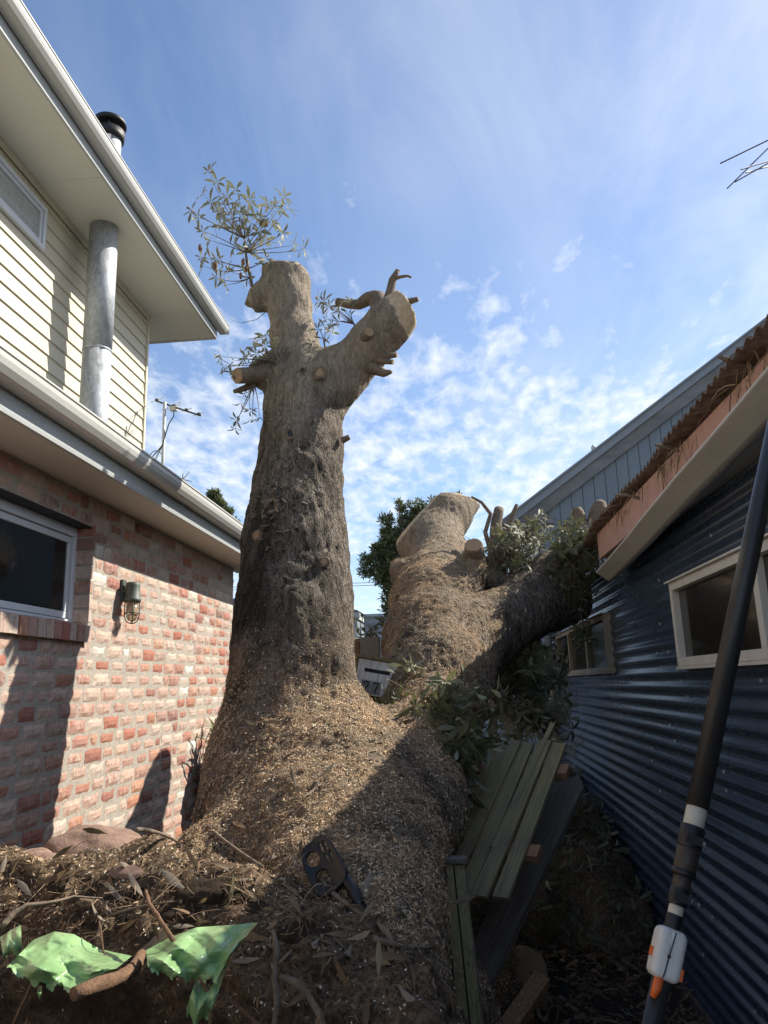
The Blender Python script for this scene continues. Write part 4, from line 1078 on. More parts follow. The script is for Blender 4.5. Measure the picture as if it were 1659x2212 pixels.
# ------------------------------------------------------------------ scattering on surfaces
def sample(v, q, n, wgt, count, seed, cond=None):
    r = np.random.default_rng(seed)
    fa = np.linalg.norm(np.cross(v[q[:, 2]] - v[q[:, 0]], v[q[:, 3]] - v[q[:, 1]]), axis=1)
    w = fa * wgt[q].mean(1); w = np.clip(w, 0, None); w /= w.sum()
    i = r.choice(len(q), count, p=w); a, b = r.random((count, 1)), r.random((count, 1)); c = v[q[i]]
    p = (c[:, 0] * (1 - a) + c[:, 1] * a) * (1 - b) + (c[:, 3] * (1 - a) + c[:, 2] * a) * b
    return p, n[q[i]].mean(1)

def flakes(name, p, n, L, Wd, lift, mat, seed, curl=.3, tilt=.6, **tags):
    """one mesh of small bent strips lying on a surface"""
    r = np.random.default_rng(seed); k = len(p)
    rv = r.normal(size=(k, 3)); t = rv - n * (rv * n).sum(1, keepdims=True); t /= np.linalg.norm(t, axis=1, keepdims=True) + 1e-9
    t = t + n * r.uniform(-.15, tilt, (k, 1)); t /= np.linalg.norm(t, axis=1, keepdims=True)
    s = np.cross(t, n + r.normal(size=(k, 3)) * .5); s /= np.linalg.norm(s, axis=1, keepdims=True) + 1e-9
    up = np.cross(s, t)
    l = r.uniform(*L, (k, 1)); w = r.uniform(*Wd, (k, 1)); cu = r.uniform(-curl, curl, (k, 1)) * l
    o = p + n * r.uniform(*lift, (k, 1)); vs = []
    for fpos, wf, c in ((-.5, .55, 0), (-.1, 1, 1), (.25, .9, .8), (.5, .3, 0)):
        base = o + t * l * fpos + up * cu * c; vs += [base - s * w * wf, base + s * w * wf]
    vs = np.stack(vs, 1).reshape(-1, 3); b = np.arange(k)[:, None] * 8
    q = np.concatenate([b + np.array([[2 * j, 2 * j + 1, 2 * j + 3, 2 * j + 2]]) for j in range(3)])
    return ob(name, np_mesh(name, vs, q, smooth=False), mat, kind='stuff', **tags)

def scatter():
    v, q, n = TREE['v'], TREE['q'], TREE['n']
    facing = sstep(-.55, .15, n[:, 2] + .35 * -n[:, 1])
    w = TREE['dust'] ** 1.5 * facing * (1 - TREE['limb']) * (.25 + 1.6 * fbm(v * 6, 3, 91))
    p, nn = sample(v, q, n, w, 80000, 1)
    flakes('wood_shavings', p, nn, (.005, .020), (.0006, .0019), (0, .006), m_chip, 2, .35, .7, label='tan sawdust and shavings strewn over the tree base')
    p, nn = sample(v, q, n, np.clip(w, 0, 1) ** 2 * (v[:, 2] < 1.6), 7000, 5)
    flakes('chip_litter', p, nn, (.007, .016), (.0014, .0034), (.002, .010), m_chip, 6, .3, .9, label='coarser pale wood chips mixed into the sawdust')
    v2, q2, n2 = MOUND['v'], MOUND['q'], MOUND['n']
    w2 = (MOUND['litter'] + .10 * (n2[:, 2] > -.2)) * (.2 + 1.6 * fbm(v2 * 7, 3, 92))
    p, nn = sample(v2, q2, n2, w2, 15000, 3)
    flakes('mound_litter', p, nn, (.006, .030), (.0002, .0007), (0, .006), m_root, 4, .2, .6, label='fine dry rootlets and bark shreds on the soil mound')
    p, nn = sample(v2, q2, n2, w2 * (.2 + fbm(v2 * 4, 2, 8)), 2200, 13)
    flakes('leaf_fragments', p, nn, (.010, .03), (.0015, .004), (.001, .010), m_dry_i, 14, .3, .8, label='broken dry leaf fragments over the mound')
    p, nn = sample(v2, q2, n2, w2 + .05, 2600, 23)
    flakes('pale_specks', p, nn, (.003, .008), (.0012, .003), (.001, .006), m_speck, 24, .2, .6, label='tiny pale specks of grit and bark in the soil')
    p, nn = sample(v2, q2, n2, MOUND['litter'] * (.15 + (v2[:, 1] > 2.3)), 14000, 33)
    flakes('mound_shavings', p, nn, (.006, .022), (.0006, .002), (0, .006), m_chip, 34, .3, .7, label='sawdust drifted over the back of the soil mound')
scatter()

# ------------------------------------------------------------------ leaves
def leaf_mesh(L, w, bend, fold, tipw=.78, n=6, serr=0.0, name='leaf', seed=0):
    r = random.Random(seed); vs = []; fs = []
    for i in range(n + 1):
        s = i / n; ww = w * (math.sin(math.pi * min(1, s ** (1.0 + tipw * .5)) ) ** .8 if 0 < s < 1 else .06)
        y = L * s; z = -bend * L * s * s
        j = serr * r.uniform(-1, 1) * w
        vs += [(-ww - j, y, z + fold * ww), (0, y, z), (ww + j, y, z + fold * ww)]
    for i in range(n):
        for j in (0, 1): a = 3 * i + j; fs.append((a, a + 1, a + 4, a + 3))
    return vs, fs
def mk_leaf(mat, *a, **k):
    vs, fs = leaf_mesh(*a, **k); m = bpy.data.meshes.new('leaf'); m.from_pydata(vs, [], fs); m.update(); m.polygons.foreach_set('use_smooth', [True] * len(fs)); m.materials.append(mat); return m
LEAF_G = [mk_leaf(m_leaf, .085, .0098, .35, .3, seed=1), mk_leaf(m_leaf, .07, .009, .6, .3, seed=2), mk_leaf(m_leaf, .095, .011, .2, .35, seed=3)]
LEAF_P = [mk_leaf(m_leafpale, .085, .0108, .3, .3, seed=4), mk_leaf(m_leafpale, .07, .0098, .5, .35, seed=5), mk_leaf(m_leafpale, .10, .0115, .2, .3, seed=6)]
LEAF_D = [mk_leaf(m_dry, .12, .0105, .2, .25, serr=.12, seed=7, n=8), mk_leaf(m_dry, .10, .012, .6, .4, serr=.12, seed=8, n=8), mk_leaf(m_dry, .085, .0095, -.35, .45, serr=.1, seed=9, n=8), mk_leaf(m_dry, .13, .0125, .12, .2, serr=.18, seed=10, n=8)]

def frame(d, nrm):
    y = Vector(d).normalized(); z = Vector(nrm); z = z - y * z.dot(y)
    if z.length < 1e-4: z = y.orthogonal()
    z.normalize(); x = y.cross(z); return Matrix((x, y, z)).transposed()

def put_leaf(mesh, p, d, nrm, parent=None, s=1.0, name='leaf'):
    o = bpy.data.objects.new(name, mesh)
    return place(o, None, parent, Matrix.Translation(p) @ frame(d, nrm).to_4x4() @ Matrix.Scale(s, 4))

def leaf_into(mb, kind, p, d, nrm, s):
    vs, fs = kind; Mx = frame(d, nrm)
    mb.add([Vector(p) + Mx @ (Vector(v_) * s) for v_ in vs], fs)

def sprig(parent, stems, meshes, r, n_whorl=7, droop=0.0, s=1.0, mat_twig=None, r0=.006, budget=None, mass=None, tw_name='twig', along=2):
    """stems: list of polylines (points); leaves in whorls at the ends and a few along"""
    tw = MB()
    for pl in stems:
        pl = [Vector(a) for a in pl]; n = len(pl)
        tw.tube(pl, [r0 * (1 - .75 * i / (n - 1)) for i in range(n)], 6)
        spots = [(pl[-1], (pl[-1] - pl[-2]).normalized(), n_whorl)]
        for _ in range(along):
            i = r.randrange(1, n); f = r.random(); spots.append((pl[i - 1].lerp(pl[i], f), (pl[i] - pl[i - 1]).normalized(), max(2, n_whorl // 3)))
        for p, d, k in spots:
            a0 = r.uniform(0, 6.28); q = d.to_track_quat('Z', 'Y')
            for j in range(k):
                a = a0 + 6.283 * j / k + r.uniform(-.35, .35); tilt = r.uniform(.15, .95)
                dd = (q @ V(math.cos(a), math.sin(a), tilt)).normalized() + V(0, 0, -droop * r.random())
                nn = q @ V(-math.cos(a) * tilt, -math.sin(a) * tilt, 1) + V(r.uniform(-.3, .3), r.uniform(-.3, .3), r.uniform(-.3, .3))
                sc = s * r.uniform(.45, 1.2); pp = p + dd.normalized() * .004
                if budget is None or budget[0] > 0:
                    put_leaf(r.choice(meshes), pp, dd, nn, parent, sc)
                    if budget is not None: budget[0] -= 1
                elif mass is not None:
                    leaf_into(mass, leaf_mesh(.085, .013, r.uniform(.1, .5), .25), pp, dd, nn, sc)
    ob(tw_name, tw, mat_twig or m_branch, parent, True)

def bez(a, b, c, n=5):
    a, b, c = Vector(a), Vector(b), Vector(c); return [a * (1 - t) ** 2 + b * 2 * t * (1 - t) + c * t * t for t in [i / n for i in range(n + 1)]]

def crown_shoots():
    t = TREE['root']; r = random.Random(21)
    # the leafy shoot rising left of the main top
    sh = ob('leafy_shoot', MB().tube([onY(x, y, 4.9) for x, y in ((548, 635), (542, 605), (534, 570), (530, 540), (528, 515))], [.012, .011, .010, .009, .007], 8), m_branch, t, True)
    base = {'a': onY(530, 545, 4.9), 'b': onY(528, 515, 4.9), 'c': onY(536, 580, 4.9), 'd': onY(540, 600, 4.9)}
    tips = [('b', 452, 372, -.05), ('b', 470, 395, .1), ('b', 440, 420, -.2), ('b', 415, 455, -.1), ('b', 430, 470, .15), ('b', 490, 425, .2), ('b', 505, 440, -.2), ('b', 540, 430, .25), ('a', 440, 500, .1), ('a', 455, 520, -.1), ('b', 560, 470, -.2),
            ('a', 600, 455, .1), ('a', 612, 425, .05), ('a', 620, 450, -.1), ('a', 590, 485, .2), ('a', 610, 505, -.15), ('a', 632, 530, .1), ('a', 655, 540, .0), ('c', 470, 560, .1), ('c', 440, 575, -.1), ('c', 435, 555, .2), ('d', 495, 585, -.1), ('d', 470, 600, .1), ('d', 490, 615, -.05),
            ('b', 520, 460, -.25), ('b', 475, 455, .2), ('a', 570, 520, .2), ('a', 560, 500, -.25), ('c', 575, 560, -.1), ('b', 510, 410, .05), ('b', 580, 440, .2), ('a', 545, 465, .1), ('b', 455, 440, .0), ('b', 485, 480, .3)]
    stems = []
    for k, x, y, dy in tips:
        e = onY(x, y, 4.9 + dy); b = base[k]; m_ = b.lerp(e, .5) + V(r.uniform(-.04, .04), r.uniform(-.05, .05), r.uniform(-.06, .01)); stems.append(bez(b, m_, e))
    sprig(sh, stems, LEAF_P, r, 7, .15, 1.02, r0=.0045, along=2)
    for x, y, rr in ((570, 482, .035), (465, 573, .016), (525, 566, .014), (532, 580, .013), (432, 535, .014), (520, 595, .012)):
        ob('flower_cone', wobble(MB().tube([onY(x, y + 8, 4.88), onY(x, y + 3, 4.88), onY(x, y - 3, 4.88), onY(x, y - 9, 4.88)], [rr * .4, rr, rr * .9, rr * .2], 10), rr * .35, 60, x), m_bone, sh)
    # small shoots lower on the stems
    def shoot(b, tips, meshes, Y, n=6, s=.9, seed=1, name='leafy_shoot'):
        q = random.Random(seed); B = onY(*b, Y); o = ob(name, MB().tube([B + V(0, .05, -.02), B, B.lerp(onY(*tips[0], Y), .3)], [.006, .006, .005], 6), m_branch, t, True)
        st = []
        for x, y in tips:
            e = onY(x, y, Y + q.uniform(-.12, .12)); m_ = B.lerp(e, .5) + V(q.uniform(-.03, .03), q.uniform(-.03, .03), q.uniform(-.03, .04)); st.append(bez(B, m_, e))
        sprig(o, st, meshes, q, n, .15, s, r0=.004, along=1)
    shoot((765, 700), [(735, 668), (700, 652), (712, 662), (705, 690), (690, 650), (758, 655), (720, 700)], LEAF_G, 4.7, 7, .85, 5)
    shoot((700, 740), [(715, 712), (688, 712), (700, 705)], LEAF_P, 4.7, 6, .7, 6)
    shoot((590, 775), [(560, 735), (572, 748), (548, 750), (535, 770), (575, 728), (555, 765)], LEAF_G, 4.55, 8, .9, 7)
    shoot((580, 780), [(505, 780), (482, 790), (530, 775), (478, 770)], LEAF_P, 4.6, 6, .75, 8)
    shoot((548, 830), [(520, 870), (512, 905), (545, 905), (530, 850), (540, 885), (560, 900), (508, 925)], LEAF_P, 4.6, 6, .7, 9)
    shoot((505, 815), [(500, 805), (490, 800)], LEAF_P, 4.5, 5, .6, 10)
    st = ob('bare_twig', MB().tube([onY(580, 668, 4.9), onY(555, 690, 4.88), onY(520, 698, 4.86), onY(498, 690, 4.85)], [.003, .0025, .002, .001], 5), m_branch, t, True)
    ob('bare_twig', MB().tube([onY(560, 780, 4.7), onY(500, 790, 4.68), onY(470, 770, 4.66), onY(458, 760, 4.66)], [.003, .0025, .002, .001], 5), m_branch, t, True)
crown_shoots()

# fallen leafy branches ---------------------------------------------------------
def leafy_branch(label, root, ctr, size, n_tips, seed, meshes=LEAF_G, s=1.0, r0=.010, indiv=110, whorl=7, droop=.3, along=2, extra=None, group=None):
    r = random.Random(seed); root = Vector(root); ctr = Vector(ctr)
    t = thing('leafy_branch', root, label, 'branch', group)
    main = bez(root, root.lerp(ctr, .5) + V(r.uniform(-.06, .06), r.uniform(-.06, .06), .05), ctr, 6)
    ob('branch', MB().tube(main, [r0 * (1 - .06 * i) for i in range(len(main))], 8), m_branch, t, True)
    stems = []
    for i in range(n_tips):
        while True:
            u = V(r.uniform(-1, 1), r.uniform(-1, 1), r.uniform(-1, 1))
            if u.length < 1: break
        e = ctr + V(u.x * size[0], u.y * size[1], u.z * size[2]); b = main[r.randrange(1, len(main))]
        m_ = b.lerp(e, .55) + V(r.uniform(-.05, .05), r.uniform(-.05, .05), r.uniform(-.02, .08)); stems.append(bez(b, m_, e))
    if extra:
        bt = MB()
        for _ in range(extra):
            a = main[r.randrange(1, len(main))] + V(r.uniform(-1, 1) * size[0] * .6, r.uniform(-1, 1) * size[1] * .6, r.uniform(-1, 1) * size[2] * .6); u = V(r.uniform(-1, 1), r.uniform(-1, 1), r.uniform(-.7, 1)); L = r.uniform(.15, .4)
            bt.tube(bez(a, a + u * L * .5 + V(r.uniform(-.1, .1), r.uniform(-.1, .1), r.uniform(-.1, .1)), a + u * L, 6), [.0035 * (1 - .1 * i) for i in range(7)], 5)
        ob('bare_twigs', bt, m_branch, t, True, kind='stuff')
    mass = MB()
    sprig(t, stems, meshes, r, whorl, droop, s, r0=r0 * .5, budget=[indiv], mass=mass, along=along)
    if mass.v: 
        me = bpy.data.meshes.new('foliage'); me.from_pydata(mass.v, [], mass.f); me.update(); me.polygons.foreach_set('use_smooth', [True] * len(mass.f))
        ob('foliage', me, m_leaf_i, t, kind='stuff')
    return t

leafy_branch('tangle of leafy twigs lodged between the second stem and the limb', onY(1070, 1260, 6.0), onY(1110, 1190, 6.0), (.32, .32, .25), 70, 1, whorl=6, indiv=220, s=.85, extra=60)
leafy_branch('spray of grey green leaves against the blue grey boards', onY(1100, 1210, 6.2), onY(1150, 1140, 6.25), (.2, .2, .18), 18, 2, indiv=120, meshes=LEAF_P, s=.85, extra=14)
leafy_branch('dark leafy branch hanging over the limb end at the smashed gutter', onY(1210, 1170, 6.0), onY(1245, 1220, 5.75), (.19, .25, .32), 75, 3, indiv=220, s=.95, extra=36)
leafy_branch('small leafy spray caught on the end of the rusty roof', onY(1230, 1180, 5.9), onY(1262, 1150, 5.7), (.12, .15, .10), 18, 4, indiv=80, meshes=LEAF_P, s=.85)
leafy_branch('leafy branch drooping over the sawdust toward the fallen fence panel', onY(905, 1500, 4.45), onY(985, 1545, 4.15), (.26, .2, .24), 62, 5, indiv=240, droop=1.2, meshes=LEAF_P, s=1.1, extra=12)
leafy_branch('leaves hanging down the dark side of the tree base beside the palings', onY(960, 1560, 4.25), onY(985, 1625, 3.95), (.14, .14, .2), 34, 6, indiv=120, droop=1.4, s=1.25, meshes=LEAF_P)
leafy_branch('heap of dark leafy branches piled under the heavy limb', onY(1090, 1520, 5.6), onY(1125, 1455, 5.9), (.34, .45, .38), 100, 7, indiv=260, droop=.4, s=1.2, meshes=LEAF_P)
leafy_branch('mass of cut foliage in the shade beside the shed downpipe', onY(1130, 1560, 6.0), onY(1150, 1540, 6.3), (.36, .5, .42), 90, 8, indiv=120, droop=.5, s=1.15)
leafy_branch('pale sprig of leaves standing in front of the white letterbox', onY(850, 1520, 4.55), onY(882, 1446, 4.55), (.06, .06, .06), 5, 9, indiv=60, meshes=LEAF_P, s=1.05, r0=.006, whorl=7)
leafy_branch('cut leafy twigs lying at the foot of the letterbox', onY(900, 1500, 4.5), onY(858, 1518, 4.45), (.11, .08, .05), 13, 10, indiv=80, s=.9, r0=.006)
leafy_branch('thin pale twig of leaves hanging beside the main trunk over the letterbox', onY(870, 1330, 6.3), onY(800, 1360, 6.2), (.20, .1, .12), 10, 11, indiv=70, meshes=LEAF_P, s=1.0, r0=.006)
leafy_branch('few leaves dangling on twigs in front of the three pane window', onY(1250, 1290, 5.9), onY(1262, 1370, 5.6), (.06, .12, .12), 8, 12, indiv=50, droop=.8, s=.9, r0=.005)

def dangling():
    r = random.Random(31)
    t = thing('dangling_twigs', onY(1240, 1300, 5.95), 'bare thin twigs dangling from the heavy limb in front of the shed', 'branch')
    for x, y, x2, y2 in ((1215, 1330, 1235, 1440), (1235, 1335, 1262, 1425), (1190, 1345, 1215, 1400), (1255, 1325, 1290, 1390), (1225, 1320, 1196, 1420), (1265, 1310, 1275, 1400), (1180, 1330, 1170, 1400)):
        a = onY(x, y, 5.85); b = onY(x2, y2, 5.75); m_ = a.lerp(b, .5) + V(r.uniform(-.08, .08), r.uniform(-.05, .05), .02)
        ob('twig', MB().tube(bez(a + V(0, .1, .05), m_, b, 8), [.004 * (1 - .09 * i) for i in range(9)], 5), m_branch, t, True)
dangling()

# ------------------------------------------------------------------ trees behind
def bush_tree(label, base, trunk_top, blobs, count, seed, L=.05):
    r = random.Random(seed); base = Vector(base); top = Vector(trunk_top)
    t = thing('evergreen_tree', base, label, 'tree')
    tr = ob('trunk', MB().tube([base, base.lerp(top, .5) + V(.05, 0, 0), top], [.07, .05, .02], 8), m_branch, t, True)
    lim = MB(); mass = MB(); tot = sum(b[1] ** 2 for b in blobs)
    for c, R in blobs:
        c = Vector(c); lim.tube(bez(base.lerp(top, .9), top.lerp(c, .5), c), .009, 5)
        for _ in range(max(6, int(count * R * R / tot))):
            u = V(r.gauss(0, 1), r.gauss(0, 1), r.gauss(0, 1)).normalized() * (R * r.random() ** .4); p = c + u + V(0, 0, .02)
            d = (u.normalized() * .6 + V(r.uniform(-.5, .5), r.uniform(-.5, .5), r.uniform(.2, 1.0))).normalized()
            q = d.to_track_quat('Z', 'Y'); a0 = r.uniform(0, 6)
            for j in range(5):
                a = a0 + j * 1.2566; dd = q @ V(math.cos(a), math.sin(a), r.uniform(.5, 1.6)); pp = p + d * (j * .012 - .02)
                w = q @ V(-math.sin(a), math.cos(a), 0); l = L * r.uniform(.7, 1.2); dd = dd.normalized()
                mass.add([pp, pp + dd * l * .5 + w * l * .14, pp + dd * l, pp + dd * l * .5 - w * l * .14], [(0, 1, 2, 3)])
    ob('limbs', lim, m_branch, t, True)
    me = bpy.data.meshes.new('crown'); me.from_pydata(mass.v, [], mass.f); me.update(); ob('crown', me, m_bush_i, t)
def B(x, y, Y, r): return (onY(x, y, Y), r * Y / 1640)
bush_tree('dark green evergreen tree standing behind the lopped second stem', (onY(850, 1400, 9.5).x, 9.5, -.13), onY(870, 1180, 9.5),
          [B(*a) for a in ((835, 1130, 9.4, 14), (842, 1160, 9.5, 22), (868, 1105, 9.5, 10), (880, 1140, 9.6, 26), (905, 1115, 9.6, 18), (920, 1105, 9.7, 12), (900, 1150, 9.6, 28), (815, 1195, 9.4, 14), (795, 1215, 9.4, 15), (830, 1200, 9.5, 26), (860, 1185, 9.6, 30), (845, 1225, 9.5, 28), (815, 1238, 9.4, 18),
           (790, 1240, 9.4, 12), (850, 1262, 9.5, 26), (830, 1255, 9.5, 18), (845, 1292, 9.5, 20), (860, 1315, 9.5, 20), (840, 1320, 9.5, 14), (935, 1088, 9.6, 7), (990, 1076, 9.6, 6), (862, 1090, 9.5, 6), (888, 1095, 9.5, 6), (905, 1090, 9.6, 6))], 3000, 4, .062)
bush_tree('distant treetop peeking over the brick house gutter', (onY(465, 1500, 16).x, 16, -.13), onY(465, 1090, 16), [B(462, 1078, 16, 12), B(450, 1090, 16, 14), B(472, 1092, 16, 12), B(455, 1068, 16, 6), B(468, 1068, 16, 5), B(485, 1110, 16, 16), B(500, 1140, 16, 18)], 700, 6, .11)
bush_tree('green bush seen through the gap under the second stem branches', (onY(1045, 1450, 9).x, 9, -.13), onY(1045, 1330, 9), [B(1030, 1300, 9, 26), B(1055, 1310, 9, 26), B(1045, 1280, 9, 20), B(1070, 1290, 9, 22), B(1010, 1330, 9, 30), B(1120, 1400, 9, 50), B(1150, 1440, 9, 50)], 1200, 8, .06)

# ------------------------------------------------------------------ letterbox, boards behind it
def letterbox():
    Y = 4.74
    tl, tr, br, bl = (onY(772 - 3, 1420 + 2, Y), onY(854, 1444, Y), onY(850, 1505, Y), onY(764, 1490, Y))
    # true box: tilted about the view axis
    ang = -.20; c = onY(811, 1466, Y); w, h, d = .236, .205, .22
    Rm = Matrix.Translation(c) @ Matrix.Rotation(.12, 4, 'Z') @ Matrix.Rotation(-ang, 4, 'Y')
    t = thing('letterbox', c - V(0, 0, h / 2), 'white painted timber letterbox with a slot and number tiles, tilted behind the sawdust', 'letterbox')
    def p(nm, mb, mat, par=None): return ob(nm, mb, mat, par or t, mw=Rm)
    f = MB(); sl = .024; s0, s1 = .030, .052
    f.span((-w / 2, -d / 2, s1), (w / 2, -d / 2 + .018, h / 2)); f.span((-w / 2, -d / 2, -h / 2), (w / 2, -d / 2 + .018, s0)); f.span((-w / 2, -d / 2, s0), (-.075, -d / 2 + .018, s1)); f.span((.080, -d / 2, s0), (w / 2, -d / 2 + .018, s1))
    fr = p('front_board', f, m_mail)
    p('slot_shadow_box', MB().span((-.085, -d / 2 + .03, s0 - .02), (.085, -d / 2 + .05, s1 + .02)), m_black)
    p('side_board', MB().span((-w / 2 - .021, -d / 2 - .004, -h / 2), (-w / 2 - .001, d / 2, h / 2 + .004)), m_mailside); p('side_board', MB().span((w / 2 + .001, -d / 2 - .002, -h / 2), (w / 2 + .02, d / 2, h / 2)), m_mailside)
    p('lid', MB().span((-w / 2 - .03, -d / 2 - .015, h / 2 + .005), (w / 2 + .03, d / 2 + .02, h / 2 + .022)), m_mailside); p('back_board', MB().span((-w / 2, d / 2 - .02, -h / 2), (w / 2, d / 2, h / 2)), m_mailside)
    for k, (x, ch) in enumerate(((-.052, '2'), (.008, '7'))):
        tl_ = p('number_tile', MB().span((x - .027, -d / 2 - .009, -.092), (x + .027, -d / 2 - .001, -.018)), m_num)
        pl = [(-.014, .016), (-.010, .026), (.0, .030), (.011, .026), (.014, .015), (.008, .002), (-.015, -.028), (.016, -.028)] if ch == '2' else [(-.015, .027), (.016, .027), (.006, .004), (-.003, -.030)]
        mb = MB().tube([(x + a, -d / 2 - .0098, -.055 + b) for a, b in pl], .0042, 6); p('digit', mb, m_numt, tl_)
    bx_ = c - V(.02, 0, h / 2); ob('support_post', MB().span((bx_.x - .04, bx_.y - .02, -.13), (bx_.x + .04, bx_.y + .06, bx_.z + .02)), m_mailside, t)
    # posts behind
    Y = 6.1; a = onY(779, 1398, Y); b = onY(819, 1398, Y); zt = onY(800, 1376, Y).z
    bevel(ob('grey_post', MB().span((a.x, Y, -.13), (b.x, Y + .09, zt)), m_concrete, label='square grey concrete post end standing behind the letterbox', cat='post'))
    Y = 6.35; p0 = onY(768, 1440, Y); zt = onY(768, 1384, Y).z
    t = thing('cut_log', (p0.x, Y, -.13), 'short upright brown log beside the grey post', 'log')
    mb = wobble(MB().tube([(p0.x, Y, -.13), (p0.x, Y, .8), (p0.x + .01, Y, zt - .05), (p0.x, Y, zt)], [.10, .095, .085, .08], 14), .012, 9, 4); o = ob('bark', mb, m_freshwood, t, True)
    disc('cut_face', V(p0.x, Y, zt + .002), V(0, -.2, 1), .078, m_cut, t)
letterbox()

# ------------------------------------------------------------------ fallen fence panel and timber in the pit
def fence_panel():
    T0 = onY(1090, 1573, 4.55); T1 = onY(1225, 1607, 4.25); B0 = onY(979, 1862, 3.75); B1 = onY(1064, 1945, 3.55)
    axis = ((T0 - B0).normalized() + (T1 - B1).normalized()).normalized(); across = (T1 - T0); across = (across - axis * across.dot(axis)).normalized(); nrm = across.cross(axis).normalized()
    if nrm.y > 0: nrm = -nrm
    t = thing('fence_panel', B0, 'fallen panel of mossy green fence palings leaning beside the tree base', 'fence panel')
    def plank(nm, base, L, w, th, mat, tilt=0.0, jag=0.0, seed=0, par=None):
        r = random.Random(seed); Mx = Matrix((across, nrm.cross(across) * 0 + axis.cross(across), axis)).transposed(); Mx = Matrix((across, -nrm, axis)).transposed()
        Mx = Mx @ Matrix.Rotation(tilt, 3, 'Y')
        n = 5; top = [(w * (i / (n - 1) - .5), L + (r.uniform(-jag, jag))) for i in range(n)]
        poly = [(-w / 2, 0, 0), (w / 2, 0, 0)] + [(x, 0, z) for x, z in top[::-1]]
        return ob(nm, MB().prism(poly, (0, -th / 2, 0), (0, th / 2, 0)), mat, par or t, mw=Matrix.Translation(base) @ Mx.to_4x4())
    L = (T1 - B1).length; w = .074; n = 7; wid = (T1 - T0).dot(across)
    base_r = T1 - axis * L
    for i in range(n):
        off = -(i * .086) - .04
        extra = [0, .015, .03, .035, .06, .03, .10][i]
        plank('paling', base_r + across * off + nrm * (.018 if i % 2 else .0) - axis * (.02 * i - .0), L + extra + .02 * i * .4, w, .016, m_paling, .012 * math.sin(i * 2.3), .006, i)
    plank('splintered_paling', base_r + across * (-.155) + nrm * .022 + axis * .25, L - .10, .030, .014, m_paling, .05, .02, 77)
    for f, ln in ((.28, .62), (.82, .62)):
        c = base_r + axis * (L * f) - nrm * .03
        Mx = Matrix((across, -nrm, axis)).transposed()
        ob('rail', MB().span((-ln, -.02, -.035), (.045, .018, .035)), m_freshwood, t, mw=Matrix.Translation(c) @ Mx.to_4x4())
    P0 = onY(1262, 1668, 4.35); P1 = onY(1046, 2118, 3.55)
    ax2 = (P0 - P1); L2 = ax2.length; ax2.normalize(); ac = (across - ax2 * across.dot(ax2)).normalized(); nn = ac.cross(ax2)
    Mx = Matrix((ac, -nn, ax2)).transposed()
    pts = [(-.17, 0, 0), (0, 0, .02), (0, 0, L2 - .05), (-.06, 0, L2 + .03), (-.17, 0, L2 - .06)]
    ob('grey_plank', MB().prism(pts, (0, 0, 0), (0, .03, 0)), m_greyplank, label='wide dark grey plank lying under the fallen fence palings', cat='plank', mw=Matrix.Translation(P1 - nrm * .05) @ Mx.to_4x4())
    # upright broken post in front
    a = onY(980, 1862, 3.05); b = onY(1016, 2212, 2.85); d = (b - a).normalized(); bot = a + d * ((a.z + .13) / -d.z)
    t2 = thing('broken_fence_post', bot, 'narrow mossy timber post standing between the tree base and the grey plank', 'post')
    s_ = V(1, 0, 0); nn = V(0, -1, 0)
    for k, (o_, wd, dz, mt) in enumerate(((-.022, .034, 0, m_paling), (.020, .036, -.01, m_paling))):
        p0, p1 = bot + s_ * o_, a + s_ * o_ + V(0, 0, dz)
        ob('batten', MB().prism([p0 - s_ * wd / 2, p0 + s_ * wd / 2, p1 + s_ * wd / 2, p1 - s_ * wd / 2], (0, 0, 0), (0, .04, 0)), mt, t2)
    ob('backing', MB().prism([bot - s_ * .055, bot + s_ * .055, a + s_ * .04 + V(0, 0, -.02), a - s_ * .04 + V(0, 0, -.02)], (0, .041, 0), (0, .06, 0)), m_greyplank, t2)
    ob('cap', MB().box(a + V(0, .02, .004), (.098, .07, .014)), m_greyplank, t2)
fence_panel()

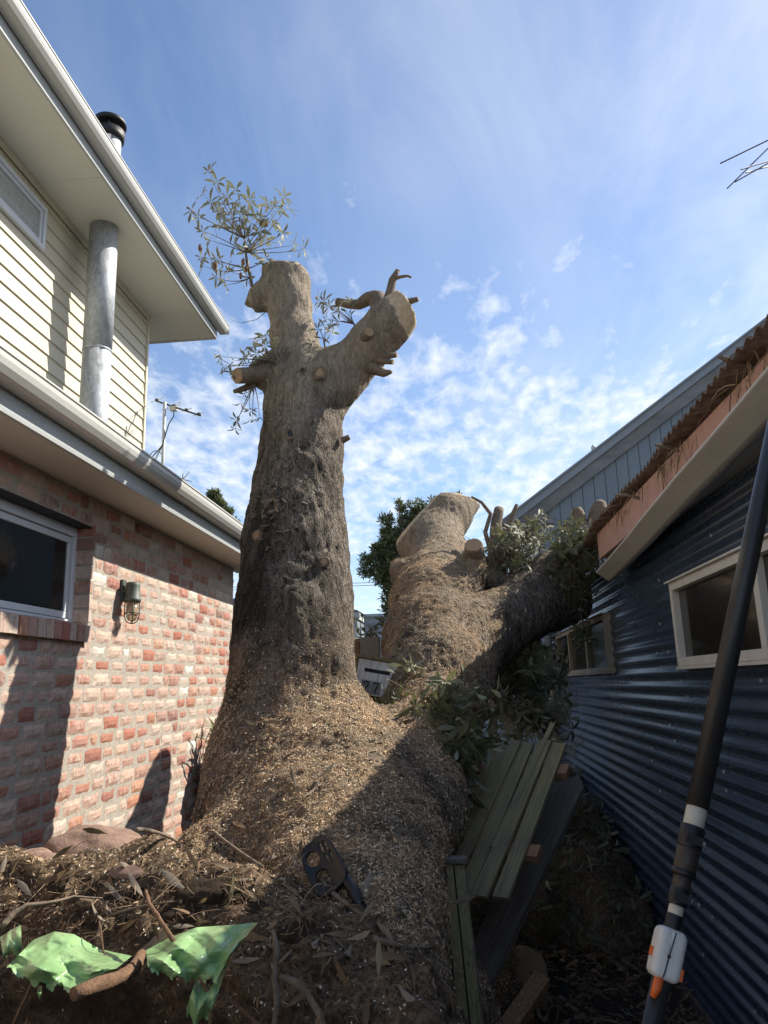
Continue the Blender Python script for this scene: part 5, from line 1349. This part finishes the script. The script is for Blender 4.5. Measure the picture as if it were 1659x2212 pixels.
def pit_timber():
    # log round lying end-on, planks and blocks
    c = onZ(1139, 2070, .03); t = thing('log_round', V(c.x, c.y, -.13), 'cut log round lying end on in the dark pit', 'log')
    r = .105; c = V(c.x, c.y, -.03); d = V(.05, -1, .25).normalized()
    mb = MB().tube([c - d * .32, c - d * .1, c], [r * 1.02, r, r * .98], 20); o = ob('bark', wobble(mb, .008, 10, 2), m_branch, t, True); disc('cut_face', c + d * .003, d, r * .97, m_cut, t)
    def plank(nm, pa, pb, w, th, mat, lab, cat, up=V(0, -.5, 1)):
        d = (pb - pa); L = d.length; Mx = frame(d, up); m_ = MB().box((0, L / 2, 0), (w, L, th)); o = ob(nm, m_, mat, label=lab, cat=cat, mw=Matrix.Translation(pa) @ Mx.to_4x4()); bevel(o, .003); return o
    plank('timber_offcut', onY(1095, 2225, 3.55), onY(1172, 2112, 3.75), .075, .045, m_freshwood, 'pale sawn timber offcut pointing at the log round', 'offcut')
    plank('timber_offcut', onZ(1070, 2235, -.02), onZ(1130, 2185, -.02), .12, .03, m_freshwood, 'short brown board lying under the pale timber offcut', 'offcut')
    plank('wood_block', onZ(1205, 1800, .28) * 1, onZ(1205, 1800, .28) + V(.18, -.22, -.06), .11, .05, m_freshwood, 'reddish split block near the shed wall below the palings', 'wood block')
    plank('wood_block', onZ(1180, 1910, 0), onZ(1180, 1910, 0) + V(.13, .1, .05), .09, .06, m_freshwood, 'brown chunk of split wood among the pit leaves', 'wood block')
    plank('wood_block', onZ(1225, 1870, .02), onZ(1225, 1870, .02) + V(.10, .12, .03), .05, .03, m_cut, 'small pale chip of wood lying on the pit leaves', 'wood block')
    plank('wood_block', onZ(1110, 1965, .15), onZ(1110, 1965, .15) + V(.05, -.05, .02), .07, .05, m_freshwood, 'small broken timber end beside the grey plank', 'wood block')
    # leaf litter on the pit floor
    rr = np.random.default_rng(8); k = 5200; p = np.stack([rr.uniform(-.1, 1.08, k), rr.uniform(2.2, 9.0, k), np.full(k, -.12)], 1)
    p[:, 2] = -.125 + fbm(p * [2.5, 2.5, 0], 3, 2) * .10
    n = np.tile(np.array([[0, 0, 1.0]]), (k, 1)); 
    flakes('pit_litter', p, n, (.03, .10), (.004, .011), (0, .03), m_dry_i, 9, .25, .5, label='dead leaves and twigs covering the pit floor')
    # dark debris heap under the foliage by the shed
    f = Field((-.2, 4.6, -.3), (1.25, 9.4, 1.6), .04)
    for a, b, r_ in (((.6, 5.6, 0), (.9, 6.8, .1), .42), ((.3, 6.3, .1), (.7, 7.8, .2), .5), ((.9, 5.2, -.1), (1.0, 6.2, 0), .25), ((.2, 5.4, .0), (.4, 6.6, .2), .4)): f.cone(a, b, r_, r_, .2)
    v, q = f.mesh(); n_ = vnormals(v, q); v = v + n_ * ((fbm(v * 4, 4, 3) - .5) * .3)[:, None]
    ob('debris_heap', np_mesh('debris_heap', v, q, {'litter': np.ones(len(v))}), m_soil, kind='structure', label='dark heap of soil and brush below the limb')
    p, nn = sample(v, q, vnormals(v, q), np.ones(len(v)), 3800, 4)
    flakes('brush_leaves', p, nn, (.06, .11), (.007, .013), (0, .06), m_leaf_i, 21, .3, 1.0, label='cut banksia leaves heaped in the shade below the limb')
pit_timber()

# ------------------------------------------------------------------ mound details
BV = BVHTree.FromPolygons([tuple(p) for p in MOUND['v'].tolist()] + [tuple(p) for p in TREE['v'].tolist()], [tuple(a) for a in MOUND['q'].tolist()] + [tuple(int(x) + len(MOUND['v']) for x in a) for a in TREE['q'].tolist()])
def hit(x, y):
    """point of the mound or tree base seen along this direction"""
    d = Vector(_ray(x, y)).normalized(); loc, nr, i, dist = BV.ray_cast(Vector(CAM), d)
    return (loc, nr) if loc else (onY(x, y, 2.3), V(0, -1, 0))

def mound_leaves():
    r = random.Random(17); n = 0
    spots = [(318, 1832), (305, 1880), (235, 1800), (100, 1955), (10, 1890), (495, 1965), (630, 1910), (565, 1768), (420, 1995), (725, 1570), (520, 1890), (640, 1700), (880, 2080), (800, 2075), (770, 2010), (900, 2020), (945, 2115), (860, 2130), (740, 2120), (655, 1985), (610, 1940), (750, 1890), (745, 1830)]
    while len(spots) < 165:
        a = r.random()
        if a < .62: x, y = r.uniform(0, 800), r.uniform(1830, 2060)
        elif a < .85: x, y = r.uniform(560, 1000), r.uniform(1950, 2205)
        else: x, y = r.uniform(480, 900), r.uniform(1560, 1850)
        spots.append((x, y))
    for x, y in spots:
        p, nr = hit(x, y)
        if p.y > 4.3: continue
        a = r.uniform(0, 6.28); t = Vector((math.cos(a), math.sin(a), r.uniform(-.2, .4))); t = t - nr * t.dot(nr) + nr * r.uniform(-.05, .35)
        nn = nr + V(r.uniform(-.6, .6), r.uniform(-.6, .6), 0)
        if r.random() < .3: nn = -nn
        k = r.randrange(4); o = put_leaf(LEAF_D[k], p + nr * .008, t, nn, None, r.uniform(.5, .9), 'fallen_leaf')
        lab = ['long narrow dry brown leaf lying on the torn up soil', 'tightly curled dry leaf bent over on the mound litter', 'short dry leaf arched upward with folded edges on the litter', 'broad flat dry leaf with ragged edges on the torn up soil'][k]
        tagged(o, lab, 'leaf', ['long narrow fallen leaves', 'curled fallen leaves', 'short arched fallen leaves', 'broad ragged fallen leaves'][k])
mound_leaves()

def roots():
    r = random.Random(4)
    # thick cut root poking out between the plastic sheets
    Yr = hit(300, 2100)[0].y - .1; Yr = min(Yr, 2.0)
    def rt(nm, pts, lab, mat=m_branch, face=False):
        P_ = [(onY(x, y, Y), rr * Y / 1640) for x, y, Y, rr in pts]; dn = []
        for (a, ra), (b, rb) in zip(P_[:-1], P_[1:]):
            for k in range(4): dn.append((a.lerp(b, k / 4), ra + (rb - ra) * k / 4))
        dn.append(P_[-1]); mb = MB(); tube_stub(mb, dn, 10); wobble(mb, max(.003, P_[0][1] * .35), 22, int(pts[0][0]))
        o = ob(nm, mb, mat, None, True, label=lab, cat='root')
        return o
    rt('cut_root', [(305, 2062, 2.10, 9), (292, 2090, 1.92, 14), (275, 2105, 1.85, 14), (230, 2122, 1.78, 14.5), (160, 2147, 1.70, 14)], 'thick sawn root poking out between the green plastic sheets', m_rootbark)
    rt('root', [(315, 1925, 2.12, 3), (322, 1952, 2.03, 4.5), (345, 1985, 1.95, 4.5), (365, 2020, 1.9, 5), (392, 2058, 1.88, 5), (412, 2080, 1.86, 8)], 'long reddish root trailing down onto the cut root', m_rootbark)
    rt('root', [(412, 2080, 1.86, 7), (432, 2110, 1.84, 5.5), (452, 2150, 1.83, 5), (455, 2190, 1.83, 4.5), (450, 2230, 1.83, 4)], 'thin root hanging straight down from the cut root', m_rootbark)
    rt('root', [(430, 2100, 1.85, 4), (470, 2135, 1.85, 3.5), (520, 2180, 1.86, 3), (570, 2220, 1.87, 3)], 'thin root slanting down behind the torn plastic strip', m_rootbark)
    rt('root', [(415, 2065, 1.95, 4), (450, 2040, 1.98, 4), (490, 2010, 2.0, 3), (515, 1990, 2.05, 2)], 'light brown root running up along the plastic edge', m_rootbark)
    rt('root', [(590, 2010, 2.05, 4), (600, 2060, 1.98, 6), (593, 2110, 1.96, 5.5), (599, 2160, 1.95, 6), (592, 2230, 1.93, 5)], 'dark root hanging down the bare soil face', m_branch)
    rt('root', [(606, 2108, 1.98, 5), (640, 2122, 1.97, 7), (668, 2152, 1.97, 6), (690, 2190, 1.95, 6.5), (705, 2235, 1.95, 6)], 'dark root curving down the soil face near the picture bottom', m_branch)
    rt('root', [(0, 2002, 1.95, 6), (30, 1972, 1.98, 6), (60, 1955, 2.0, 4.5), (120, 1948, 2.05, 3), (160, 1935, 2.1, 2.5), (220, 1940, 2.15, 1.5)], 'brown root running along the left lip of the mound', m_branch)
    rt('root', [(215, 1990, 2.0, 1.6), (218, 2020, 1.96, 1.6), (228, 2080, 1.94, 1.4), (235, 2100, 1.94, 1.0)], 'hair thin root dangling in front of the plastic', m_rootbark)
    rt('root', [(30, 2212, 1.9, 4), (58, 2150, 1.9, 3), (75, 2110, 1.92, 2.5), (80, 2070, 1.95, 2)], 'thin pale root hanging below the left plastic sheet', m_rootbark)
    # sticks lying on the mound
    def stick(pts, rr, lab):
        P_ = []
        for i, (x, y) in enumerate(pts):
            p, nr = hit(x, y); P_.append(p + nr * .015)
        mb = MB().tube(bez(P_[0], P_[1], P_[2], 7), [rr * (1 - .05 * i) for i in range(8)], 8); wobble(mb, rr * .25, 30, int(pts[0][0]))
        ob('stick', mb, m_branch, None, True, label=lab, cat='stick')
    stick([(690, 1905), (730, 1945), (785, 1990)], .009, 'thick dead stick lying below the black plastic hand guard')
    stick([(810, 2035), (870, 2070), (930, 2050)], .008, 'forked dead stick on the leafy edge above the pit')
    stick([(450, 1790), (500, 1830), (560, 1880)], .007, 'dark stick half buried in sawdust beside the mound ridge')
    stick([(300, 1790), (335, 1800), (375, 1825)], .007, 'short upright twig on the ridge near the brick wall')
    stick([(230, 1985), (300, 1965), (380, 1950)], .004, 'thin twig lying across the dark soil lip')
    # loose fine roots sticking up from the ridge
    mb = MB()
    for _ in range(240):
        x, y = r.uniform(0, 760), r.uniform(1830, 2030); p, nr = hit(x, y)
        if p.y > 3.2: continue
        d = (nr + V(r.uniform(-1, 1), r.uniform(-1, 1), r.uniform(-.6, .8))).normalized(); L = r.uniform(.03, .12); sd = V(r.uniform(-1, 1), r.uniform(-1, 1), r.uniform(-1, 1)) * L * .4
        mb.tube(bez(p, p + d * L * .5 + sd, p + d * L + V(0, 0, -L * .3), 4), r.uniform(.0004, .0010), 4)
    ob('fine_roots', mb, m_root, kind='stuff', label='hair fine broken roots bristling from the mound')
roots()

def plastic():
    """torn green plastic sheet: three draped pieces"""
    def sheet(top, bot, nu, nv, seed, lab, Y0, Y1, puff=.05, rag=.012):
        def samp(pl, s):
            L = [0]
            for a, b in zip(pl[:-1], pl[1:]): L.append(L[-1] + math.hypot(b[0] - a[0], b[1] - a[1]))
            t = s * L[-1]
            for i in range(len(pl) - 1):
                if t <= L[i + 1] + 1e-9: f = (t - L[i]) / max(1e-9, L[i + 1] - L[i]); return (pl[i][0] + (pl[i + 1][0] - pl[i][0]) * f, pl[i][1] + (pl[i + 1][1] - pl[i][1]) * f)
            return pl[-1]
        vs = []; r = random.Random(seed)
        g_ = np.array([[i / nu * 4.0, j / nv * 4.0, 0.0] for j in range(nv + 1) for i in range(nu + 1)]); cr = fbm(g_ + seed * 3.3, 4, seed); cr2 = np.abs(fbm(g_ * [1.3, .5, 1] + seed, 3, seed + 3) - .5) * 2
        k = 0; folds = [(r.uniform(.5, 1.0), r.uniform(1.0, 3.2), r.uniform(-1.6, 1.6), r.random()) for _ in range(4)]
        for j in range(nv + 1):
            for i in range(nu + 1):
                a = samp(top, i / nu); b = samp(bot, i / nu); f = j / nv
                x = a[0] + (b[0] - a[0]) * f; y = a[1] + (b[1] - a[1]) * f
                if j == nv: y += r.uniform(-6, 6) + 8 * math.sin(i * .55 + seed); x += r.uniform(-2, 2)
                u_ = i / nu; tri = lambda t_: abs((t_ % 1.0) - .5) * 2
                fold = sum(am * tri(u_ * fx + f * fy + ph) for am, fx, fy, ph in folds)
                Y = Y0 + (Y1 - Y0) * f + (cr[k] - .5) * puff * .9 - fold * puff * .55 - .05 * math.sin(math.pi * f)
                vs.append(tuple(onY(x, y, Y))); k += 1
        fs = [(j * (nu + 1) + i, j * (nu + 1) + i + 1, (j + 1) * (nu + 1) + i + 1, (j + 1) * (nu + 1) + i) for j in range(nv) for i in range(nu)]
        return ob('plastic_sheet', MB().add(vs, fs), m_green, None, True, label=lab, cat='plastic', group='torn green plastic')
    sheet([(72, 2030), (118, 2012), (160, 2018), (215, 2050), (285, 2065)], [(14, 2090), (60, 2118), (110, 2130), (160, 2138), (232, 2108)], 70, 44, 3, 'glossy torn green plastic sheet left of the cut root', 2.02, 1.84)
    sheet([(315, 2052), (365, 2026), (425, 2003), (500, 1998), (558, 1992)], [(320, 2090), (365, 2108), (425, 2120), (470, 2118), (500, 2060)], 72, 46, 5, 'green plastic sheet draped right of the cut root', 2.0, 1.86)
    sheet([(424, 2112), (455, 2114), (490, 2090)], [(402, 2180), (420, 2215), (455, 2190)], 26, 36, 7, 'torn strip of green plastic hanging below the draped sheet', 1.90, 1.86, .02)
    sheet([(0, 2025), (22, 2010), (45, 1998)], [(8, 2075), (25, 2062), (48, 2060)], 12, 10, 9, 'small scrap of green plastic at the left end of the mound', 2.0, 1.93, .02)
    sheet([(78, 2128), (84, 2130), (90, 2129)], [(84, 2160), (87, 2166), (90, 2160)], 4, 6, 11, 'thin curl of green plastic dangling under the glossy sheet', 1.85, 1.84, .01)
plastic()

def rock():
    def one(c, s_, seed, lab, mat):
        f = Field((-.5, -.5, -.5), (.5, .5, .5), .03); f.cone((-.1, 0, 0), (.12, .02, .02), .22, .18, .1); f.cone((.0, .05, .08), (.15, .0, -.05), .16, .15, .1)
        v, q = f.mesh(); v = relax(v, q, 1); n = vnormals(v, q); v = v + n * ((fbm(v * 5, 4, seed) - .5) * .14)[:, None]
        ob('rock', np_mesh('rock', v * np.array(s_), q), mat, label=lab, cat='rock', mw=Matrix.Translation(c))
    one(onY(205, 1845, 3.05), (.62, .6, .42), 3, 'low reddish rock lying between the mound and the brick wall', m_rock)
    one(onY(60, 1905, 2.85), (.45, .5, .4), 9, 'smaller reddish rock at the foot of the brick wall', m_rock)
    p, nr = hit(270, 1888); one(p + V(0, 0, .0), (.16, .14, .1), 12, 'flat brown stone sitting on the mound ridge', m_rock)
    for k, (x, y, s_) in enumerate(((230, 1930, .30), (330, 1905, .26), (420, 1930, .28), (500, 1940, .22), (560, 1960, .26), (150, 1900, .24), (640, 2010, .26), (380, 1975, .25))):
        p, nr = hit(x, y); one(p - nr * .03, (s_, s_ * .8, s_ * .6), 20 + k, ['crumbly dark soil clod below the flat brown stone', 'dark soil clod on the ridge right of the flat brown stone', 'broad clod of dark soil above the draped plastic sheet', 'dark soil clod beside the dark buried stick', 'lumpy soil clod right of the draped plastic sheet', 'loose soil clod on the left of the mound ridge', 'soil clod at the top of the dark hanging root', 'soil clod directly above the cut root'][k], m_soil)
rock()

def guard():
    f = Field((-.10, -.05, -.13), (.10, .05, .13), .0035)
    sl, x, y, z = f._sub(np.array([-.10, -.05, -.13], np.float32), np.array([.10, .05, .13], np.float32))
    yy = y + 3.2 * (x * x) + .5 * z * z
    w = .062 - .9 * np.clip(z, 0, None) ** 2 * 1.5
    out = np.sqrt(np.clip(np.abs(x) - (w - .03), 0, None) ** 2 + np.clip(np.abs(z) - .075, 0, None) ** 2) - .03
    def ell(cx, cz, rx, rz): return (np.sqrt(((x - cx) / rx) ** 2 + ((z - cz) / rz) ** 2) - 1) * min(rx, rz)
    d = np.maximum(out, -ell(-.024, .045, .024, .030)); d = np.maximum(d, -ell(-.020, -.040, .026, .034))
    for cx, cz in ((.022, .06), (.040, .055), (.024, .01), (.042, .005)): d = np.maximum(d, -ell(cx, cz, .005, .024))
    f.d[sl] = np.maximum(d, np.abs(yy) - .007)
    rim = np.maximum(np.abs(out) - .005, np.abs(yy - .008) - .014); f.d[sl] = np.minimum(f.d[sl], rim)
    v, q = f.mesh(); v = relax(v, q, 1)
    p, nr = hit(705, 1890)
    Mx = Matrix.Translation(p + V(0, -.04, .035)) @ Matrix.Rotation(.10, 4, 'Z') @ Matrix.Rotation(-.62, 4, 'Y') @ Matrix.Rotation(-.72, 4, 'X') @ Matrix.Scale(.84, 4)
    t = thing('hand_guard', p, 'black plastic tool hand guard with oval holes, half buried in sawdust', 'tool guard')
    ob('guard_plate', np_mesh('guard_plate', v, q), m_plastic, t, mw=Mx)
    ob('handle', MB().tube([Mx @ V(.045, 0, -.09), Mx @ V(.050, .01, -.14), Mx @ V(.040, .03, -.21), Mx @ V(.02, .05, -.26)], [.016, .019, .018, .015], 12), m_plastic, t, True)
guard()

# ------------------------------------------------------------------ pole saw leaning on the shed eave
def pole():
    Y0, Y1 = 1.58, 1.80
    P0 = onY(1426, 2130, Y0); P1 = onY(1652, 1040, Y1); d = (P1 - P0).normalized()
    def at(y):   # point on the axis at this picture row
        f = (y - 2130) / (1040 - 2130); return P0 + (P1 - P0) * f
    t = thing('pole_saw', P0 + d * ((-.12 - P0.z) / d.z), 'telescopic pole saw with white and orange housing leaning on the shed gutter', 'pole saw')
    def tb(nm, ya, yb, r, mat, par=None, taper=None):
        a, b = at(ya), at(yb); return ob(nm, MB().tube([a, a.lerp(b, .02), a.lerp(b, .98), b], [r * .96, r, taper or r, (taper or r) * .96], 24), mat, par or t, True)
    px = lambda n: n * 1.66 / 1640
    top = P1 + d * .50
    ob('grip_tube', MB().tube([at(1806), top], px(21), 24), m_foam, t, True)
    tb('aluminium_band', 1845, 1804, px(19.5), m_polealu); c1 = tb('clamp', 1884, 1842, px(22.5), m_plastic); tb('sleeve', 1928, 1883, px(21), m_sleeve); tb('collar', 1936, 1926, px(22.5), m_plastic); tb('inner_sleeve', 1962, 1934, px(16.5), m_sleeve); c2 = tb('clamp', 1990, 1960, px(17.5), m_plastic)
    tb('aluminium_band', 2010, 1986, px(13.5), m_polealu); tb('neck', 2066, 2006, px(14.5), m_plastic)
    sx_ = V(1, 0, 0); q = frame(d, V(0, -1, 0))       # columns: across, along the pole, toward the viewer
    ac = q @ V(1, 0, 0); fw = q @ V(0, 0, 1)
    for y, o_, par in ((1868, 19, c1), (1975, 16, c2)):
        p = at(y) + fw * px(12) + ac * px(o_); ob('bolt', MB().tube([p - ac * px(8), p + ac * px(4)], px(5), 10), m_galv, par); ob('clamp_lug', MB().box((0, 0, 0), (px(30), px(16), px(14))), m_plastic, par, mw=Matrix.Translation(at(y) + fw * px(18)) @ q.to_4x4())
    # housing: two half shells
    h = Field((-.07, -.09, -.07), (.07, .09, .07), .003)
    sl, x, y, z = h._sub(np.array([-.07, -.09, -.07], np.float32), np.array([.07, .09, .07], np.float32))
    w = .034 - .9 * np.clip(y - .02, 0, None) ** 2 - .6 * np.clip(-y - .02, 0, None) ** 2
    dd = np.sqrt(np.clip(np.abs(x) - (w - .016), 0, None) ** 2 + np.clip(np.abs(y) - .040, 0, None) ** 2 * 1.0 + np.clip(np.abs(z) - .016, 0, None) ** 2) - .016
    seam = np.sqrt((x + .004 + .05 * y) ** 2 + np.clip(z - .030, None, 0) ** 2) - .0014
    h.d[sl] = np.maximum(dd, -seam)
    v, qq = h.mesh(); v = relax(v, qq, 2)
    c = at(2075); Mx = Matrix.Translation(c) @ q.to_4x4() @ Matrix.Scale(.78, 4)
    hs = ob('motor_housing', np_mesh('motor_housing', v, qq), m_whiteplastic, t, mw=Mx)
    ob('screw_hole', MB().tube([Mx @ V(-.004, -.004, .030), Mx @ V(-.004, -.004, .0335)], .0032, 10), m_plastic, hs)
    ob('housing_seam', MB().tube([Mx @ V(.001, .050, .0315), Mx @ V(-.002, .02, .0332), Mx @ V(-.006, -.03, .0332), Mx @ V(-.008, -.052, .0315)], .0011, 6), m_plastic, hs)
    ob('release_button', MB().box((.031, -.032, .018), (.012, .026, .016)), m_orange, hs, mw=Mx)
    ob('side_button', MB().box((-.034, -.006, .0), (.008, .02, .016)), m_orange, hs, mw=Mx)
    ob('trigger', MB().tube([Mx @ V(-.010, -.050, .014), Mx @ V(-.012, -.075, .018), Mx @ V(-.016, -.098, .016)], [.009, .009, .006], 10), m_orange, hs, True)
    ob('lower_shaft', MB().tube([at(2110), P0 + d * ((-.12 - P0.z) / d.z)], px(17), 20), m_foam, t, True)
pole()

def gutter_junk():
    r = random.Random(9)
    # sticks and leaf shreds lodged at the roof edge
    for k, (x, y, x2, y2, lab) in enumerate(((1415, 962, 1448, 970, 'broken twig jutting from the rusty roof edge near the middle'), (1552, 770, 1592, 790, 'broken twig jutting from the rusty roof edge near its top'), (1330, 1070, 1368, 1072, 'thin twig lying on the lower end of the rusty roof edge'))):
        b = onX(x2, y2, .985); a = onX(x, y, .93); mb = MB().tube([a, a.lerp(b, .5) + V(0, 0, .006), b + V(.06, 0, -.02)], [.006, .009, .008], 8)
        ob('twig', wobble(mb, .003, 40, k), m_branch, None, True, label=lab, cat='twig')
    mb = MB()
    for _ in range(110):
        y = r.choice((r.gauss(3.35, .18), r.gauss(4.35, .2), r.gauss(2.35, .12), r.uniform(2, 5.2))); p = V(r.uniform(.98, 1.015), y, r.uniform(2.42, 2.50)); L = r.uniform(.03, .12)
        d = V(r.uniform(-.5, .1), r.uniform(-1, 1), r.uniform(-1.2, .1)).normalized(); mb.tube(bez(p, p + d * L * .6 + V(0, 0, .01), p + d * L + V(0, 0, -L * .4), 3), r.uniform(.0008, .0022), 4)
    ob('roof_edge_litter', mb, m_root, kind='stuff', label='tufts of dry twigs and bark hanging from the roof edge')
    # dry twig in the house gutter
    t = thing('gutter_twig', onX(.36 * 1095, 729.9 + .36 * 850, -1.72), 'small dark forked twig sticking out of the brick house gutter', 'twig')
    c = onX(395, 1036, -1.74)
    for x, y in ((381, 1027), (395, 1022), (410, 1018), (415, 1040), (386, 1040)): ob('twig_tip', MB().tube([c, onX(x, y, -1.72)], [.004, .002], 5), m_wire, t)
    ob('twig_stem', MB().tube([c, c - V(0, 0, .12)], .004, 5), m_wire, t)
gutter_junk()
